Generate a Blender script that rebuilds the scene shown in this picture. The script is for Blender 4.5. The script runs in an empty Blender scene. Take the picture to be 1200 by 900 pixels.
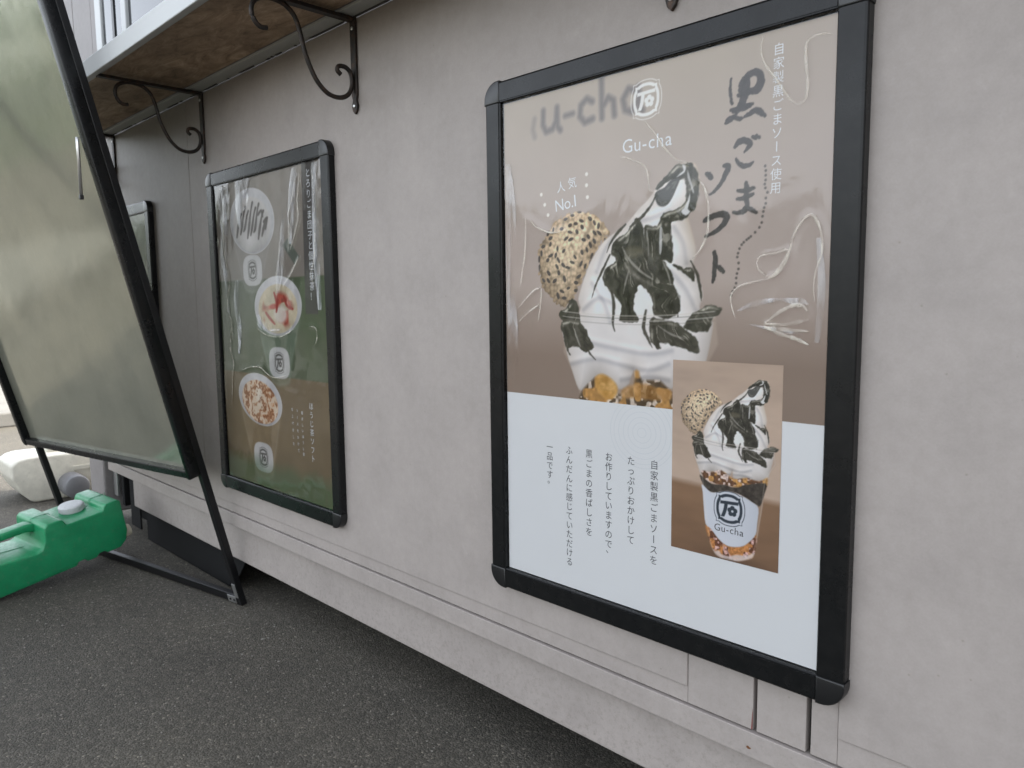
import bpy, bmesh, math, random
import numpy as np
from mathutils import Vector, Matrix

random.seed(7)
RNG = np.random.default_rng(11)
SC = bpy.context.scene
COL = SC.collection
R = math.radians

# ------------------------------------------------------------------ camera
cam_d = bpy.data.cameras.new('camera')
cam = bpy.data.objects.new('camera', cam_d)
COL.objects.link(cam)
SC.camera = cam
rt = Vector((0.70435, 0.709759, -0.011525))
up = Vector((-0.068343, 0.083965, 0.994122))
fw = Vector((-0.706555, 0.699423, -0.107648))
cam.matrix_world = Matrix(((rt.x, up.x, -fw.x, 0.969317),
                           (rt.y, up.y, -fw.y, -0.936556),
                           (rt.z, up.z, -fw.z, 0.815605),
                           (0, 0, 0, 1)))
cam_d.sensor_width = 36.0
cam_d.lens = 26.71
cam_d.clip_start = 0.05
cam_d.clip_end = 2000
cam_d.dof.use_dof = True
cam_d.dof.focus_distance = 1.35
cam_d.dof.aperture_fstop = 9.0

# ------------------------------------------------------------------ sky, sun, exposure
SUN_ELEV = R(40)
SUN_DIR = Vector((0.42, 0.91, 0)).normalized()          # horizontal direction towards the sun
wd = bpy.data.worlds.new('World')
SC.world = wd
wd.use_nodes = True
nt = wd.node_tree
sky = nt.nodes.new('ShaderNodeTexSky')
sky.sky_type = 'NISHITA'
sky.sun_disc = False
sky.sun_elevation = SUN_ELEV
sky.sun_rotation = math.atan2(SUN_DIR.x, SUN_DIR.y)
sky.air_density = 1.0
sky.dust_density = 2.5
sky.ozone_density = 1.0
nt.nodes['Background'].inputs['Strength'].default_value = 0.14
haze_white = nt.nodes.new('ShaderNodeHueSaturation')        # thin white cloud veil: paler sky
haze_white.inputs['Saturation'].default_value = 0.30
nt.links.new(sky.outputs[0], haze_white.inputs['Color'])
nt.links.new(haze_white.outputs[0], nt.nodes['Background'].inputs['Color'])
sun_d = bpy.data.lights.new('sun', 'SUN')
sun_d.energy = 2.2
sun_d.angle = R(0.6)
sun_d.color = (1.0, 0.95, 0.86)
sun = bpy.data.objects.new('sun', sun_d)
COL.objects.link(sun)
d = Vector((SUN_DIR.x * math.cos(SUN_ELEV), SUN_DIR.y * math.cos(SUN_ELEV), math.sin(SUN_ELEV)))
sun.rotation_euler = d.to_track_quat('Z', 'Y').to_euler()
vs = SC.view_settings
vs.view_transform = 'Standard'
vs.look = 'None'
vs.gamma = 1.0
vs.use_curve_mapping = False
vs.exposure = 2.62
SC.cycles.max_bounces = 8
SC.cycles.transparent_max_bounces = 12
SC.cycles.caustics_reflective = False

# ------------------------------------------------------------------ helpers
def tag(o, label=None, cat=None, group=None, kind=None):
    if label: o['label'] = label
    if cat: o['category'] = cat
    if group: o['group'] = group
    if kind: o['kind'] = kind
    return o

def empty(name, loc=(0, 0, 0)):
    o = bpy.data.objects.new(name, None)
    o.empty_display_size = 0.05
    COL.objects.link(o)
    o.location = loc
    return o

def link(name, me, mat, parent=None, smooth=False, origin=None):
    """link mesh me (world coordinates) as ONE object; parents are unrotated empties, so subtract their location"""
    if mat is not None:
        me.materials.append(mat)
    if smooth:
        me.polygons.foreach_set('use_smooth', [True] * len(me.polygons))
    off = Vector((0, 0, 0))
    p = parent
    while p is not None:
        off += p.location
        p = p.parent
    if off.length > 0:
        me.transform(Matrix.Translation(-off))
    o = bpy.data.objects.new(name, me)
    COL.objects.link(o)
    if parent is not None:
        o.parent = parent
    return o

def pydata(verts, faces):
    me = bpy.data.meshes.new('m')
    me.from_pydata([tuple(v) for v in verts], [], faces)
    me.update()
    return me

def from_bm(bm):
    bmesh.ops.recalc_face_normals(bm, faces=bm.faces)
    me = bpy.data.meshes.new('m')
    bm.to_mesh(me)
    bm.free()
    return me

def prism_bm(poly, lo, hi, f, bevel=0.0, seg=2, ang=25):
    """poly: 2D points; f(u, v, w) -> 3D; extruded from w=lo to w=hi"""
    bm = bmesh.new()
    a = [bm.verts.new(f(u, v, lo)) for u, v in poly]
    b = [bm.verts.new(f(u, v, hi)) for u, v in poly]
    n = len(poly)
    bm.faces.new(a[::-1])
    bm.faces.new(b)
    for i in range(n):
        j = (i + 1) % n
        bm.faces.new((a[i], a[j], b[j], b[i]))
    bmesh.ops.recalc_face_normals(bm, faces=bm.faces)
    if bevel > 0:
        es = [e for e in bm.edges if len(e.link_faces) == 2 and e.calc_face_angle(0) > R(ang)]
        bmesh.ops.bevel(bm, geom=es, offset=bevel, segments=seg, affect='EDGES', profile=0.5, clamp_overlap=True)
    return bm

def box(name, x0, x1, y0, y1, z0, z1, mat, parent=None, bevel=0.0, seg=2):
    bm = prism_bm([(x0, z0), (x1, z0), (x1, z1), (x0, z1)], y0, y1, lambda u, v, w: (u, w, v), bevel, seg)
    return link(name, from_bm(bm), mat, parent)

def obox(name, O, A, B, C, mat, parent=None, bevel=0.0, seg=2):
    """box spanned from corner O by vectors A, B, C"""
    O, A, B, C = map(Vector, (O, A, B, C))
    bm = prism_bm([(0, 0), (1, 0), (1, 1), (0, 1)], 0, 1, lambda u, v, w: O + A * u + B * v + C * w, bevel, seg)
    return link(name, from_bm(bm), mat, parent)

def catmull(pts, n=6, closed=False):
    P = [Vector(p) for p in pts]
    out = []
    m = len(P)
    rng = range(m if closed else m - 1)
    for i in rng:
        g = (lambda k: P[k % m]) if closed else (lambda k: P[max(0, min(m - 1, k))])
        p0, p1, p2, p3 = g(i - 1), g(i), g(i + 1), g(i + 2)
        for k in range(n):
            t = k / n
            out.append(0.5 * ((2 * p1) + (p2 - p0) * t + (2 * p0 - 5 * p1 + 4 * p2 - p3) * t * t + (3 * p1 - p0 - 3 * p2 + p3) * t ** 3))
    if not closed:
        out.append(P[-1])
    return out

def tube(name, pts, rad, mat, parent=None, sides=8, flat=None):
    """round rod along 3D points; rad number or list"""
    pts = [Vector(p) for p in pts]
    n = len(pts)
    vs_, fs = [], []
    ref = Vector((0, 0, 1))
    for i, p in enumerate(pts):
        t = (pts[min(n - 1, i + 1)] - pts[max(0, i - 1)]).normalized()
        if abs(t.dot(ref)) > 0.95:
            ref = Vector((1, 0, 0))
        s = t.cross(ref).normalized()
        q = t.cross(s).normalized()
        ref = -q if False else ref
        r = rad[i] if isinstance(rad, (list, tuple)) else rad
        for k in range(sides):
            a = 2 * math.pi * k / sides
            vs_.append(p + s * (r * math.cos(a)) + q * (r * math.sin(a)))
    for i in range(n - 1):
        for k in range(sides):
            k2 = (k + 1) % sides
            fs.append((i * sides + k, i * sides + k2, (i + 1) * sides + k2, (i + 1) * sides + k))
    fs.append(tuple(range(sides))[::-1])
    fs.append(tuple((n - 1) * sides + k for k in range(sides)))
    bm = bmesh.new()
    bv = [bm.verts.new(v) for v in vs_]
    for f in fs:
        bm.faces.new([bv[i] for i in f])
    return link(name, from_bm(bm), mat, parent, smooth=True)

def lathe(name, prof, O, ax, mat, parent=None, seg=32):
    """prof: (radius, height) along axis ax from O"""
    O = Vector(O); ax = Vector(ax).normalized()
    s = ax.orthogonal().normalized(); q = ax.cross(s)
    vs_, fs = [], []
    for r, h in prof:
        for k in range(seg):
            a = 2 * math.pi * k / seg
            vs_.append(O + ax * h + s * (r * math.cos(a)) + q * (r * math.sin(a)))
    m = len(prof)
    for i in range(m - 1):
        for k in range(seg):
            k2 = (k + 1) % seg
            fs.append((i * seg + k, i * seg + k2, (i + 1) * seg + k2, (i + 1) * seg + k))
    fs.append(tuple(range(seg))[::-1])
    fs.append(tuple((m - 1) * seg + k for k in range(seg)))
    bm = bmesh.new()
    bv = [bm.verts.new(v) for v in vs_]
    for f in fs:
        bm.faces.new([bv[i] for i in f])
    return link(name, from_bm(bm), mat, parent, smooth=False)

def autosmooth(o, ang=35):
    me = o.data
    me.polygons.foreach_set('use_smooth', [True] * len(me.polygons))
    try:
        me.set_sharp_from_angle(angle=R(ang))
    except Exception:
        pass
    return o

# ------------------------------------------------------------------ materials
def s2l(c):
    return tuple(((v / 255) / 12.92 if v / 255 <= 0.04045 else ((v / 255 + 0.055) / 1.055) ** 2.4) for v in c)

def mat(name, col, rough=0.5, metal=0.0, spec=0.5):
    m = bpy.data.materials.new(name)
    m.use_nodes = True
    b = m.node_tree.nodes['Principled BSDF']
    b.inputs['Base Color'].default_value = (*col, 1)
    b.inputs['Roughness'].default_value = rough
    b.inputs['Metallic'].default_value = metal
    b.inputs['Specular IOR Level'].default_value = spec
    return m

def N(m, t, **kw):
    n = m.node_tree.nodes.new(t)
    for k, v in kw.items():
        if k.startswith('i_'):
            n.inputs[k[2:].replace('_', ' ')].default_value = v
        else:
            setattr(n, k, v)
    return n

def L(m, a, b):
    m.node_tree.links.new(a, b)

def bsdf(m):
    return m.node_tree.nodes['Principled BSDF']

def ramp(m, src, stops, interp='LINEAR'):
    r = N(m, 'ShaderNodeValToRGB')
    r.color_ramp.interpolation = interp
    e = r.color_ramp.elements
    while len(e) < len(stops):
        e.new(0.5)
    for k, (p, c) in enumerate(stops):
        e[k].position = p
        e[k].color = (*c, 1) if len(c) == 3 else c
    L(m, src, r.inputs['Fac'])
    return r

def noise(m, scale, detail=4, rough=0.55, coord=None, dist=0.0):
    n = N(m, 'ShaderNodeTexNoise')
    n.inputs['Scale'].default_value = scale
    n.inputs['Detail'].default_value = detail
    n.inputs['Roughness'].default_value = rough
    n.inputs['Distortion'].default_value = dist
    if coord is not None:
        L(m, coord, n.inputs['Vector'])
    return n

def world_pos(m, sx=1, sy=1, sz=1):
    g = N(m, 'ShaderNodeNewGeometry')
    mp = N(m, 'ShaderNodeMapping')
    mp.inputs['Scale'].default_value = (sx, sy, sz)
    L(m, g.outputs['Position'], mp.inputs['Vector'])
    return mp.outputs['Vector']

def bump(m, h, strength=0.2, dist=0.002):
    b = N(m, 'ShaderNodeBump')
    b.inputs['Strength'].default_value = strength
    b.inputs['Distance'].default_value = dist
    L(m, h, b.inputs['Height'])
    L(m, b.outputs['Normal'], bsdf(m).inputs['Normal'])
    return b

def mixc(m, fac, a, b, mode='MIX'):
    x = N(m, 'ShaderNodeMix', data_type='RGBA', blend_type=mode)
    for s, v in ((x.inputs[0], fac), (x.inputs[6], a), (x.inputs[7], b)):
        if isinstance(v, (int, float)):
            s.default_value = v
        elif isinstance(v, tuple):
            s.default_value = (*v, 1) if len(v) == 3 else v
        else:
            L(m, v, s)
    return x.outputs[2]

# concrete-look wrap film of the truck
def film_material(name='concrete_look_film', base=(0.288, 0.256, 0.235)):
    m = mat(name, base, 0.55, 0, 0.4)
    pos = world_pos(m)
    n1 = noise(m, 9, 6, 0.62, pos)
    n2 = noise(m, 55, 4, 0.6, pos)
    n3 = noise(m, 420, 2, 0.6, pos)
    st = noise(m, 24, 6, 0.72, world_pos(m, 1.15, 1, 0.85), 0.6)
    r1 = ramp(m, n1.outputs['Fac'], [(0.25, tuple(v * 0.90 for v in base)), (0.5, base), (0.78, tuple(min(1, v * 1.08) for v in base))])
    r2 = ramp(m, n2.outputs['Fac'], [(0.25, (0.465, 0.465, 0.465)), (0.75, (0.535, 0.535, 0.535))])
    r3 = ramp(m, n3.outputs['Fac'], [(0.25, (0.465, 0.465, 0.465)), (0.75, (0.535, 0.535, 0.535))])
    r4 = ramp(m, st.outputs['Fac'], [(0.35, (0.485, 0.485, 0.485)), (0.62, (0.505, 0.505, 0.505)), (0.74, (0.56, 0.56, 0.56))])
    c = mixc(m, 0.8, r1.outputs['Color'], r2.outputs['Color'], 'OVERLAY')
    c = mixc(m, 0.6, c, r3.outputs['Color'], 'OVERLAY')
    c = mixc(m, 0.6, c, r4.outputs['Color'], 'OVERLAY')
    # faint vertical rain streaks, rubbed pale scuffs, dark specks and splash dirt low down
    run = noise(m, 11, 4, 0.6, world_pos(m, 3.2, 1, 0.16))
    rr = ramp(m, run.outputs['Fac'], [(0.56, (0.5, 0.5, 0.5)), (0.72, (0.43, 0.425, 0.415))])
    c = mixc(m, 0.16, c, rr.outputs['Color'], 'OVERLAY')
    sc_ = noise(m, 75, 5, 0.75, world_pos(m, 1, 1, 1.4), 2.0)
    sr = ramp(m, sc_.outputs['Fac'], [(0.66, (0.5, 0.5, 0.5)), (0.76, (0.60, 0.60, 0.60))])
    c = mixc(m, 0.7, c, sr.outputs['Color'], 'OVERLAY')
    vo = N(m, 'ShaderNodeTexVoronoi'); vo.inputs['Scale'].default_value = 26; L(m, pos, vo.inputs['Vector'])
    vr = ramp(m, vo.outputs['Distance'], [(0.018, (0.30, 0.29, 0.27)), (0.05, (0.5, 0.5, 0.5))])
    c = mixc(m, 0.6, c, vr.outputs['Color'], 'OVERLAY')
    sx = N(m, 'ShaderNodeSeparateXYZ'); L(m, N(m, 'ShaderNodeNewGeometry').outputs['Position'], sx.inputs[0])
    mr = N(m, 'ShaderNodeMapRange'); mr.inputs['From Min'].default_value = 0.30; mr.inputs['From Max'].default_value = 0.04
    L(m, sx.outputs['Z'], mr.inputs['Value'])
    sp_ = noise(m, 130, 5, 0.75, pos)
    ml = N(m, 'ShaderNodeMath', operation='MULTIPLY'); L(m, mr.outputs[0], ml.inputs[0])
    sq = ramp(m, sp_.outputs['Fac'], [(0.50, (0, 0, 0)), (0.75, (0.6, 0.6, 0.6))]); L(m, sq.outputs['Color'], ml.inputs[1])
    c = mixc(m, ml.outputs[0], c, (0.11, 0.095, 0.08))
    L(m, c, bsdf(m).inputs['Base Color'])
    bump(m, n2.outputs['Fac'], 0.05, 0.0010)
    return m

M_FILM = film_material()
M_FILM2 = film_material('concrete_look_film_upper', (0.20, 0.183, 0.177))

def asphalt_material():
    m = mat('asphalt', (0.06, 0.058, 0.055), 0.85, 0, 0.3)
    pos = world_pos(m)
    v = N(m, 'ShaderNodeTexVoronoi'); v.inputs['Scale'].default_value = 230
    L(m, pos, v.inputs['Vector'])
    v2 = N(m, 'ShaderNodeTexVoronoi'); v2.inputs['Scale'].default_value = 75
    L(m, pos, v2.inputs['Vector'])
    n1 = noise(m, 2.2, 6, 0.6, pos)
    n2 = noise(m, 260, 3, 0.7, pos)
    hs = N(m, 'ShaderNodeSeparateColor'); L(m, v.outputs['Color'], hs.inputs['Color'])
    stone = ramp(m, hs.outputs[0], [(0.0, (0.044, 0.0398, 0.0325)), (0.5, (0.067, 0.061, 0.0500)), (0.92, (0.094, 0.086, 0.071)), (0.985, (0.135, 0.122, 0.100)), (1.0, (0.21, 0.188, 0.15))])
    h2 = N(m, 'ShaderNodeSeparateColor'); L(m, v2.outputs['Color'], h2.inputs['Color'])
    st2 = ramp(m, h2.outputs[1], [(0.0, (0.46, 0.46, 0.46)), (0.8, (0.5, 0.5, 0.5)), (1.0, (0.56, 0.555, 0.55))])
    big = ramp(m, n1.outputs['Fac'], [(0.3, (0.42, 0.42, 0.42)), (0.7, (0.57, 0.567, 0.555))])
    fine = ramp(m, n2.outputs['Fac'], [(0.3, (0.43, 0.43, 0.43)), (0.7, (0.57, 0.57, 0.57))])
    c = mixc(m, 0.9, stone.outputs['Color'], st2.outputs['Color'], 'OVERLAY')
    c = mixc(m, 0.9, c, big.outputs['Color'], 'OVERLAY')
    c = mixc(m, 0.8, c, fine.outputs['Color'], 'OVERLAY')
    pt = noise(m, 0.9, 5, 0.65, pos, 0.8)
    pr = ramp(m, pt.outputs['Fac'], [(0.38, (0.40, 0.40, 0.40)), (0.5, (0.5, 0.5, 0.5)), (0.66, (0.60, 0.595, 0.58))])
    c = mixc(m, 0.8, c, pr.outputs['Color'], 'OVERLAY')
    v3 = N(m, 'ShaderNodeTexVoronoi'); v3.inputs['Scale'].default_value = 42; L(m, pos, v3.inputs['Vector'])
    v3r = ramp(m, v3.outputs['Distance'], [(0.06, (0.72, 0.70, 0.66)), (0.16, (0.5, 0.5, 0.5))])
    c = mixc(m, 0.55, c, v3r.outputs['Color'], 'OVERLAY')
    L(m, c, bsdf(m).inputs['Base Color'])
    b1 = N(m, 'ShaderNodeBump'); b1.inputs['Strength'].default_value = 0.6; b1.inputs['Distance'].default_value = 0.003
    inv = N(m, 'ShaderNodeMath', operation='MULTIPLY_ADD'); inv.inputs[1].default_value = -1.0; inv.inputs[2].default_value = 1.0
    L(m, v.outputs['Distance'], inv.inputs[0])
    L(m, inv.outputs[0], b1.inputs['Height'])
    b2 = N(m, 'ShaderNodeBump'); b2.inputs['Strength'].default_value = 0.5; b2.inputs['Distance'].default_value = 0.003
    L(m, n2.outputs['Fac'], b2.inputs['Height']); L(m, b1.outputs['Normal'], b2.inputs['Normal'])
    L(m, b2.outputs['Normal'], bsdf(m).inputs['Normal'])
    return m

M_ASPHALT = asphalt_material()

def concrete_material():
    m = mat('pavement_concrete', (0.36, 0.34, 0.30), 0.9)
    pos = world_pos(m)
    n1 = noise(m, 3, 6, 0.65, pos); n2 = noise(m, 120, 3, 0.6, pos)
    c = mixc(m, 0.7, ramp(m, n1.outputs['Fac'], [(0.3, (0.095, 0.09, 0.08)), (0.7, (0.13, 0.124, 0.11))]).outputs['Color'],
             ramp(m, n2.outputs['Fac'], [(0.3, (0.4, 0.4, 0.4)), (0.7, (0.6, 0.6, 0.6))]).outputs['Color'], 'OVERLAY')
    L(m, c, bsdf(m).inputs['Base Color'])
    bump(m, n2.outputs['Fac'], 0.4, 0.003)
    return m

M_CONC = concrete_material()

def rail_material():
    m = mat('black_powder_coat', (0.012, 0.0125, 0.013), 0.38, 0, 0.5)
    pos = world_pos(m)
    n = noise(m, 900, 2, 0.5, pos); n2 = noise(m, 14, 4, 0.6, pos)
    rr = ramp(m, n2.outputs['Fac'], [(0.3, (0.24, 0.24, 0.24)), (0.7, (0.33, 0.33, 0.33))])
    L(m, rr.outputs['Color'], bsdf(m).inputs['Roughness'])
    dust = ramp(m, noise(m, 60, 5, 0.7, pos).outputs['Fac'], [(0.45, (0.005, 0.0053, 0.0055)), (0.8, (0.010, 0.0098, 0.0095))])
    L(m, dust.outputs['Color'], bsdf(m).inputs['Base Color'])
    bsdf(m).inputs['Specular IOR Level'].default_value = 0.22
    return m

M_RAIL = rail_material()
M_CAP = mat('black_plastic_corner', (0.006, 0.006, 0.0063), 0.36)
M_BLACK = mat('black_paint', (0.005, 0.005, 0.0055), 0.40, 0, 0.35)
M_RUBBER = mat('rubber', (0.007, 0.007, 0.007), 0.85, 0, 0.2)
M_CHASSIS = mat('underbody_black', (0.006, 0.006, 0.006), 0.9, 0, 0.2)
M_SLOT = mat('dark_red_slot', (0.045, 0.008, 0.008), 0.6)
M_ALU = mat('white_aluminium', (0.40, 0.415, 0.41), 0.4, 0.0)
M_STEEL = mat('galvanised_steel', (0.55, 0.55, 0.54), 0.3, 0.9)
M_SEAL = mat('old_sealant', (0.07, 0.068, 0.064), 0.8)
M_REDSTAIN = mat('red_brown_stain', (0.13, 0.018, 0.014), 0.7)
M_RUST = mat('rust_spot', (0.12, 0.045, 0.012), 0.9)

def wood_material():
    m = mat('stained_plywood', (0.10, 0.06, 0.035), 0.75)
    pos = world_pos(m, 2.6, 7, 7)
    n1 = noise(m, 3.4, 9, 0.74, pos, 1.6)
    n2 = noise(m, 7, 5, 0.6, world_pos(m))
    r1 = ramp(m, n1.outputs['Fac'], [(0.28, (0.12, 0.080, 0.050)), (0.44, (0.26, 0.180, 0.118)), (0.58, (0.38, 0.275, 0.185)), (0.74, (0.55, 0.42, 0.30))])
    r2 = ramp(m, n2.outputs['Fac'], [(0.35, (0.36, 0.36, 0.36)), (0.65, (0.6, 0.6, 0.6))])
    L(m, mixc(m, 0.9, r1.outputs['Color'], r2.outputs['Color'], 'OVERLAY'), bsdf(m).inputs['Base Color'])
    bump(m, n1.outputs['Fac'], 0.3, 0.002)
    return m

M_WOOD = wood_material()

def iron_material():
    m = mat('rusty_wrought_iron', (0.02, 0.016, 0.013), 0.55, 0.3)
    n = noise(m, 70, 5, 0.65, world_pos(m))
    r = ramp(m, n.outputs['Fac'], [(0.4, (0.014, 0.0125, 0.012)), (0.58, (0.03, 0.019, 0.013)), (0.75, (0.10, 0.05, 0.028))])
    L(m, r.outputs['Color'], bsdf(m).inputs['Base Color'])
    bump(m, n.outputs['Fac'], 0.25, 0.001)
    return m

M_IRON = iron_material()

def panel_material():
    m = mat('dull_metal_sheet', (0.33, 0.33, 0.26), 0.2, 0.66)
    pos = world_pos(m)
    n1 = noise(m, 5, 6, 0.65, pos); n2 = noise(m, 160, 3, 0.6, pos); n3 = noise(m, 3.5, 3, 0.5, pos)
    c = ramp(m, n1.outputs['Fac'], [(0.28, (0.34, 0.345, 0.285)), (0.5, (0.41, 0.41, 0.34)), (0.72, (0.48, 0.47, 0.38))])
    gr = noise(m, 210, 5, 0.8, world_pos(m, 1.0, 1.0, 0.35))
    dr = noise(m, 26, 6, 0.7, world_pos(m, 1.6, 1.6, 0.30), 1.2)
    g1 = ramp(m, gr.outputs['Fac'], [(0.3, (0.40, 0.40, 0.40)), (0.7, (0.60, 0.60, 0.60))])
    g2 = ramp(m, dr.outputs['Fac'], [(0.35, (0.42, 0.42, 0.42)), (0.65, (0.57, 0.57, 0.56))])
    cc = mixc(m, 0.45, mixc(m, 0.35, c.outputs['Color'], g2.outputs['Color'], 'OVERLAY'), g1.outputs['Color'], 'OVERLAY')
    L(m, cc, bsdf(m).inputs['Base Color'])
    rr = ramp(m, n1.outputs['Fac'], [(0.3, (0.07, 0.07, 0.07)), (0.7, (0.15, 0.15, 0.15))])
    L(m, rr.outputs['Color'], bsdf(m).inputs['Roughness'])
    b1 = N(m, 'ShaderNodeBump'); b1.inputs['Strength'].default_value = 0.45; b1.inputs['Distance'].default_value = 0.006
    L(m, n3.outputs['Fac'], b1.inputs['Height'])
    b2 = N(m, 'ShaderNodeBump'); b2.inputs['Strength'].default_value = 0.12; b2.inputs['Distance'].default_value = 0.001
    L(m, n2.outputs['Fac'], b2.inputs['Height']); L(m, b1.outputs['Normal'], b2.inputs['Normal'])
    L(m, b2.outputs['Normal'], bsdf(m).inputs['Normal'])
    # the sheet lets some daylight through
    tl = N(m, 'ShaderNodeBsdfTranslucent'); tl.inputs['Color'].default_value = (0.80, 0.80, 0.68, 1)
    mx = N(m, 'ShaderNodeMixShader'); mx.inputs[0].default_value = 0.26
    L(m, bsdf(m).outputs[0], mx.inputs[1]); L(m, tl.outputs[0], mx.inputs[2])
    L(m, mx.outputs[0], m.node_tree.nodes['Material Output'].inputs['Surface'])
    return m

M_PANEL = panel_material()

def plastic(name, col, rough=0.32, sss=0.0):
    m = mat(name, col, rough)
    pos = world_pos(m)
    n = noise(m, 25, 5, 0.6, pos)
    c = ramp(m, n.outputs['Fac'], [(0.3, tuple(v * 0.86 for v in col)), (0.7, tuple(min(1, v * 1.1) for v in col))])
    dn = noise(m, 90, 6, 0.75, pos, 0.8)
    df = ramp(m, dn.outputs['Fac'], [(0.55, (0, 0, 0)), (0.78, (0.45, 0.45, 0.45))])
    L(m, mixc(m, df.outputs['Color'], c.outputs['Color'], (0.16, 0.145, 0.115)), bsdf(m).inputs['Base Color'])
    rf = ramp(m, dn.outputs['Fac'], [(0.4, (rough, rough, rough)), (0.75, (rough + .3, rough + .3, rough + .3))])
    L(m, rf.outputs['Color'], bsdf(m).inputs['Roughness'])
    bump(m, noise(m, 60, 3, 0.5, pos).outputs['Fac'], 0.08, 0.002)
    if sss:
        bsdf(m).inputs['Subsurface Weight'].default_value = sss
        bsdf(m).inputs['Subsurface Radius'].default_value = (0.02, 0.02, 0.02)
    return m

M_GREEN = plastic('green_plastic', (0.010, 0.195, 0.078), 0.3)
M_WHITEP = plastic('white_plastic', (0.52, 0.495, 0.42), 0.4)
M_GREYCAP = plastic('grey_cap_plastic', (0.42, 0.43, 0.43), 0.5)
M_DGREY = plastic('dark_grey_plastic', (0.13, 0.13, 0.135), 0.35)
M_BEIGE = plastic('beige_plastic', (0.50, 0.46, 0.36), 0.5)
M_GLASS = mat('window_glass', (0.02, 0.024, 0.028), 0.04, 0, 0.6)
M_PAPER = mat('white_paper', (0.78, 0.785, 0.79), 0.7, 0, 0.2)
M_BACK = mat('backing_board', (0.03, 0.03, 0.03), 0.8)

def print_material(name):
    m = mat(name, (0.5, 0.5, 0.5), 0.6, 0, 0.2)
    a = N(m, 'ShaderNodeAttribute', attribute_name='ink')
    L(m, a.outputs['Color'], bsdf(m).inputs['Base Color'])
    return m

M_PRINT = print_material('printed_paper')

def clear_sheet(name):
    m = bpy.data.materials.new(name)
    m.use_nodes = True
    t = m.node_tree
    t.nodes.remove(t.nodes['Principled BSDF'])
    out = t.nodes['Material Output']
    tr = N(m, 'ShaderNodeBsdfTransparent'); tr.inputs['Color'].default_value = (0.99, 0.99, 0.99, 1)
    gl = N(m, 'ShaderNodeBsdfGlossy'); gl.inputs['Roughness'].default_value = 0.06
    fr = N(m, 'ShaderNodeFresnel'); fr.inputs['IOR'].default_value = 1.45
    b = N(m, 'ShaderNodeBump'); b.inputs['Strength'].default_value = 0.12; b.inputs['Distance'].default_value = 0.004
    n = noise(m, 16, 3, 0.5, world_pos(m, 1, 1, 0.7), 1.5)
    L(m, n.outputs['Fac'], b.inputs['Height'])
    L(m, b.outputs['Normal'], gl.inputs['Normal']); L(m, b.outputs['Normal'], fr.inputs['Normal'])
    mx = N(m, 'ShaderNodeMixShader')
    mul = N(m, 'ShaderNodeMath', operation='MULTIPLY'); mul.inputs[1].default_value = 0.9
    L(m, fr.outputs[0], mul.inputs[0])
    L(m, mul.outputs[0], mx.inputs[0]); L(m, tr.outputs[0], mx.inputs[1]); L(m, gl.outputs[0], mx.inputs[2])
    L(m, mx.outputs[0], out.inputs['Surface'])
    return m

M_COVER = clear_sheet('clear_pvc_cover')

def crease_glint_material():
    m = bpy.data.materials.new('painted_crease_glint')  # pale colour imitates the sky's glint on the cover's creases
    m.use_nodes = True
    t = m.node_tree
    b = t.nodes['Principled BSDF']
    b.inputs['Base Color'].default_value = (0.70, 0.65, 0.55, 1)
    b.inputs['Roughness'].default_value = 0.25
    out = t.nodes['Material Output']
    tr = N(m, 'ShaderNodeBsdfTransparent')
    mx = N(m, 'ShaderNodeMixShader'); mx.inputs[0].default_value = 0.55
    n = noise(m, 40, 3, 0.6, world_pos(m))
    r = ramp(m, n.outputs['Fac'], [(0.35, (0.08, 0.08, 0.08)), (0.68, (0.60, 0.60, 0.60))])
    L(m, r.outputs['Color'], mx.inputs[0])
    L(m, tr.outputs[0], mx.inputs[1]); L(m, b.outputs[0], mx.inputs[2])
    L(m, mx.outputs[0], out.inputs['Surface'])
    return m

M_GLINT = crease_glint_material()

def cover_glare_material():
    m = bpy.data.materials.new('painted_cover_glare')  # translucent white paints soft glare onto the cover
    m.use_nodes = True
    t = m.node_tree
    b = t.nodes['Principled BSDF']
    b.inputs['Base Color'].default_value = (0.72, 0.73, 0.74, 1)
    b.inputs['Roughness'].default_value = 0.18
    out = t.nodes['Material Output']
    tr = N(m, 'ShaderNodeBsdfTransparent')
    mx = N(m, 'ShaderNodeMixShader')
    n = noise(m, 9, 4, 0.6, world_pos(m, 3.0, 1, 0.8), 0.8)
    r = ramp(m, n.outputs['Fac'], [(0.38, (0.0, 0.0, 0.0)), (0.66, (0.50, 0.50, 0.50))])
    L(m, r.outputs['Color'], mx.inputs[0])
    L(m, tr.outputs[0], mx.inputs[1]); L(m, b.outputs[0], mx.inputs[2])
    L(m, mx.outputs[0], out.inputs['Surface'])
    return m

M_GLARE = cover_glare_material()
M_INK = {k: mat('ink_' + k, c, 0.6, 0, 0.2) for k, c in {
    'dark': (0.085, 0.085, 0.09), 'white': (0.80, 0.81, 0.82), 'grey': (0.16, 0.15, 0.145), 'faint': (0.62, 0.63, 0.64), 'ring': (0.71, 0.725, 0.74), 'shade': (0.19, 0.175, 0.165)}.items()}

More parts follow.
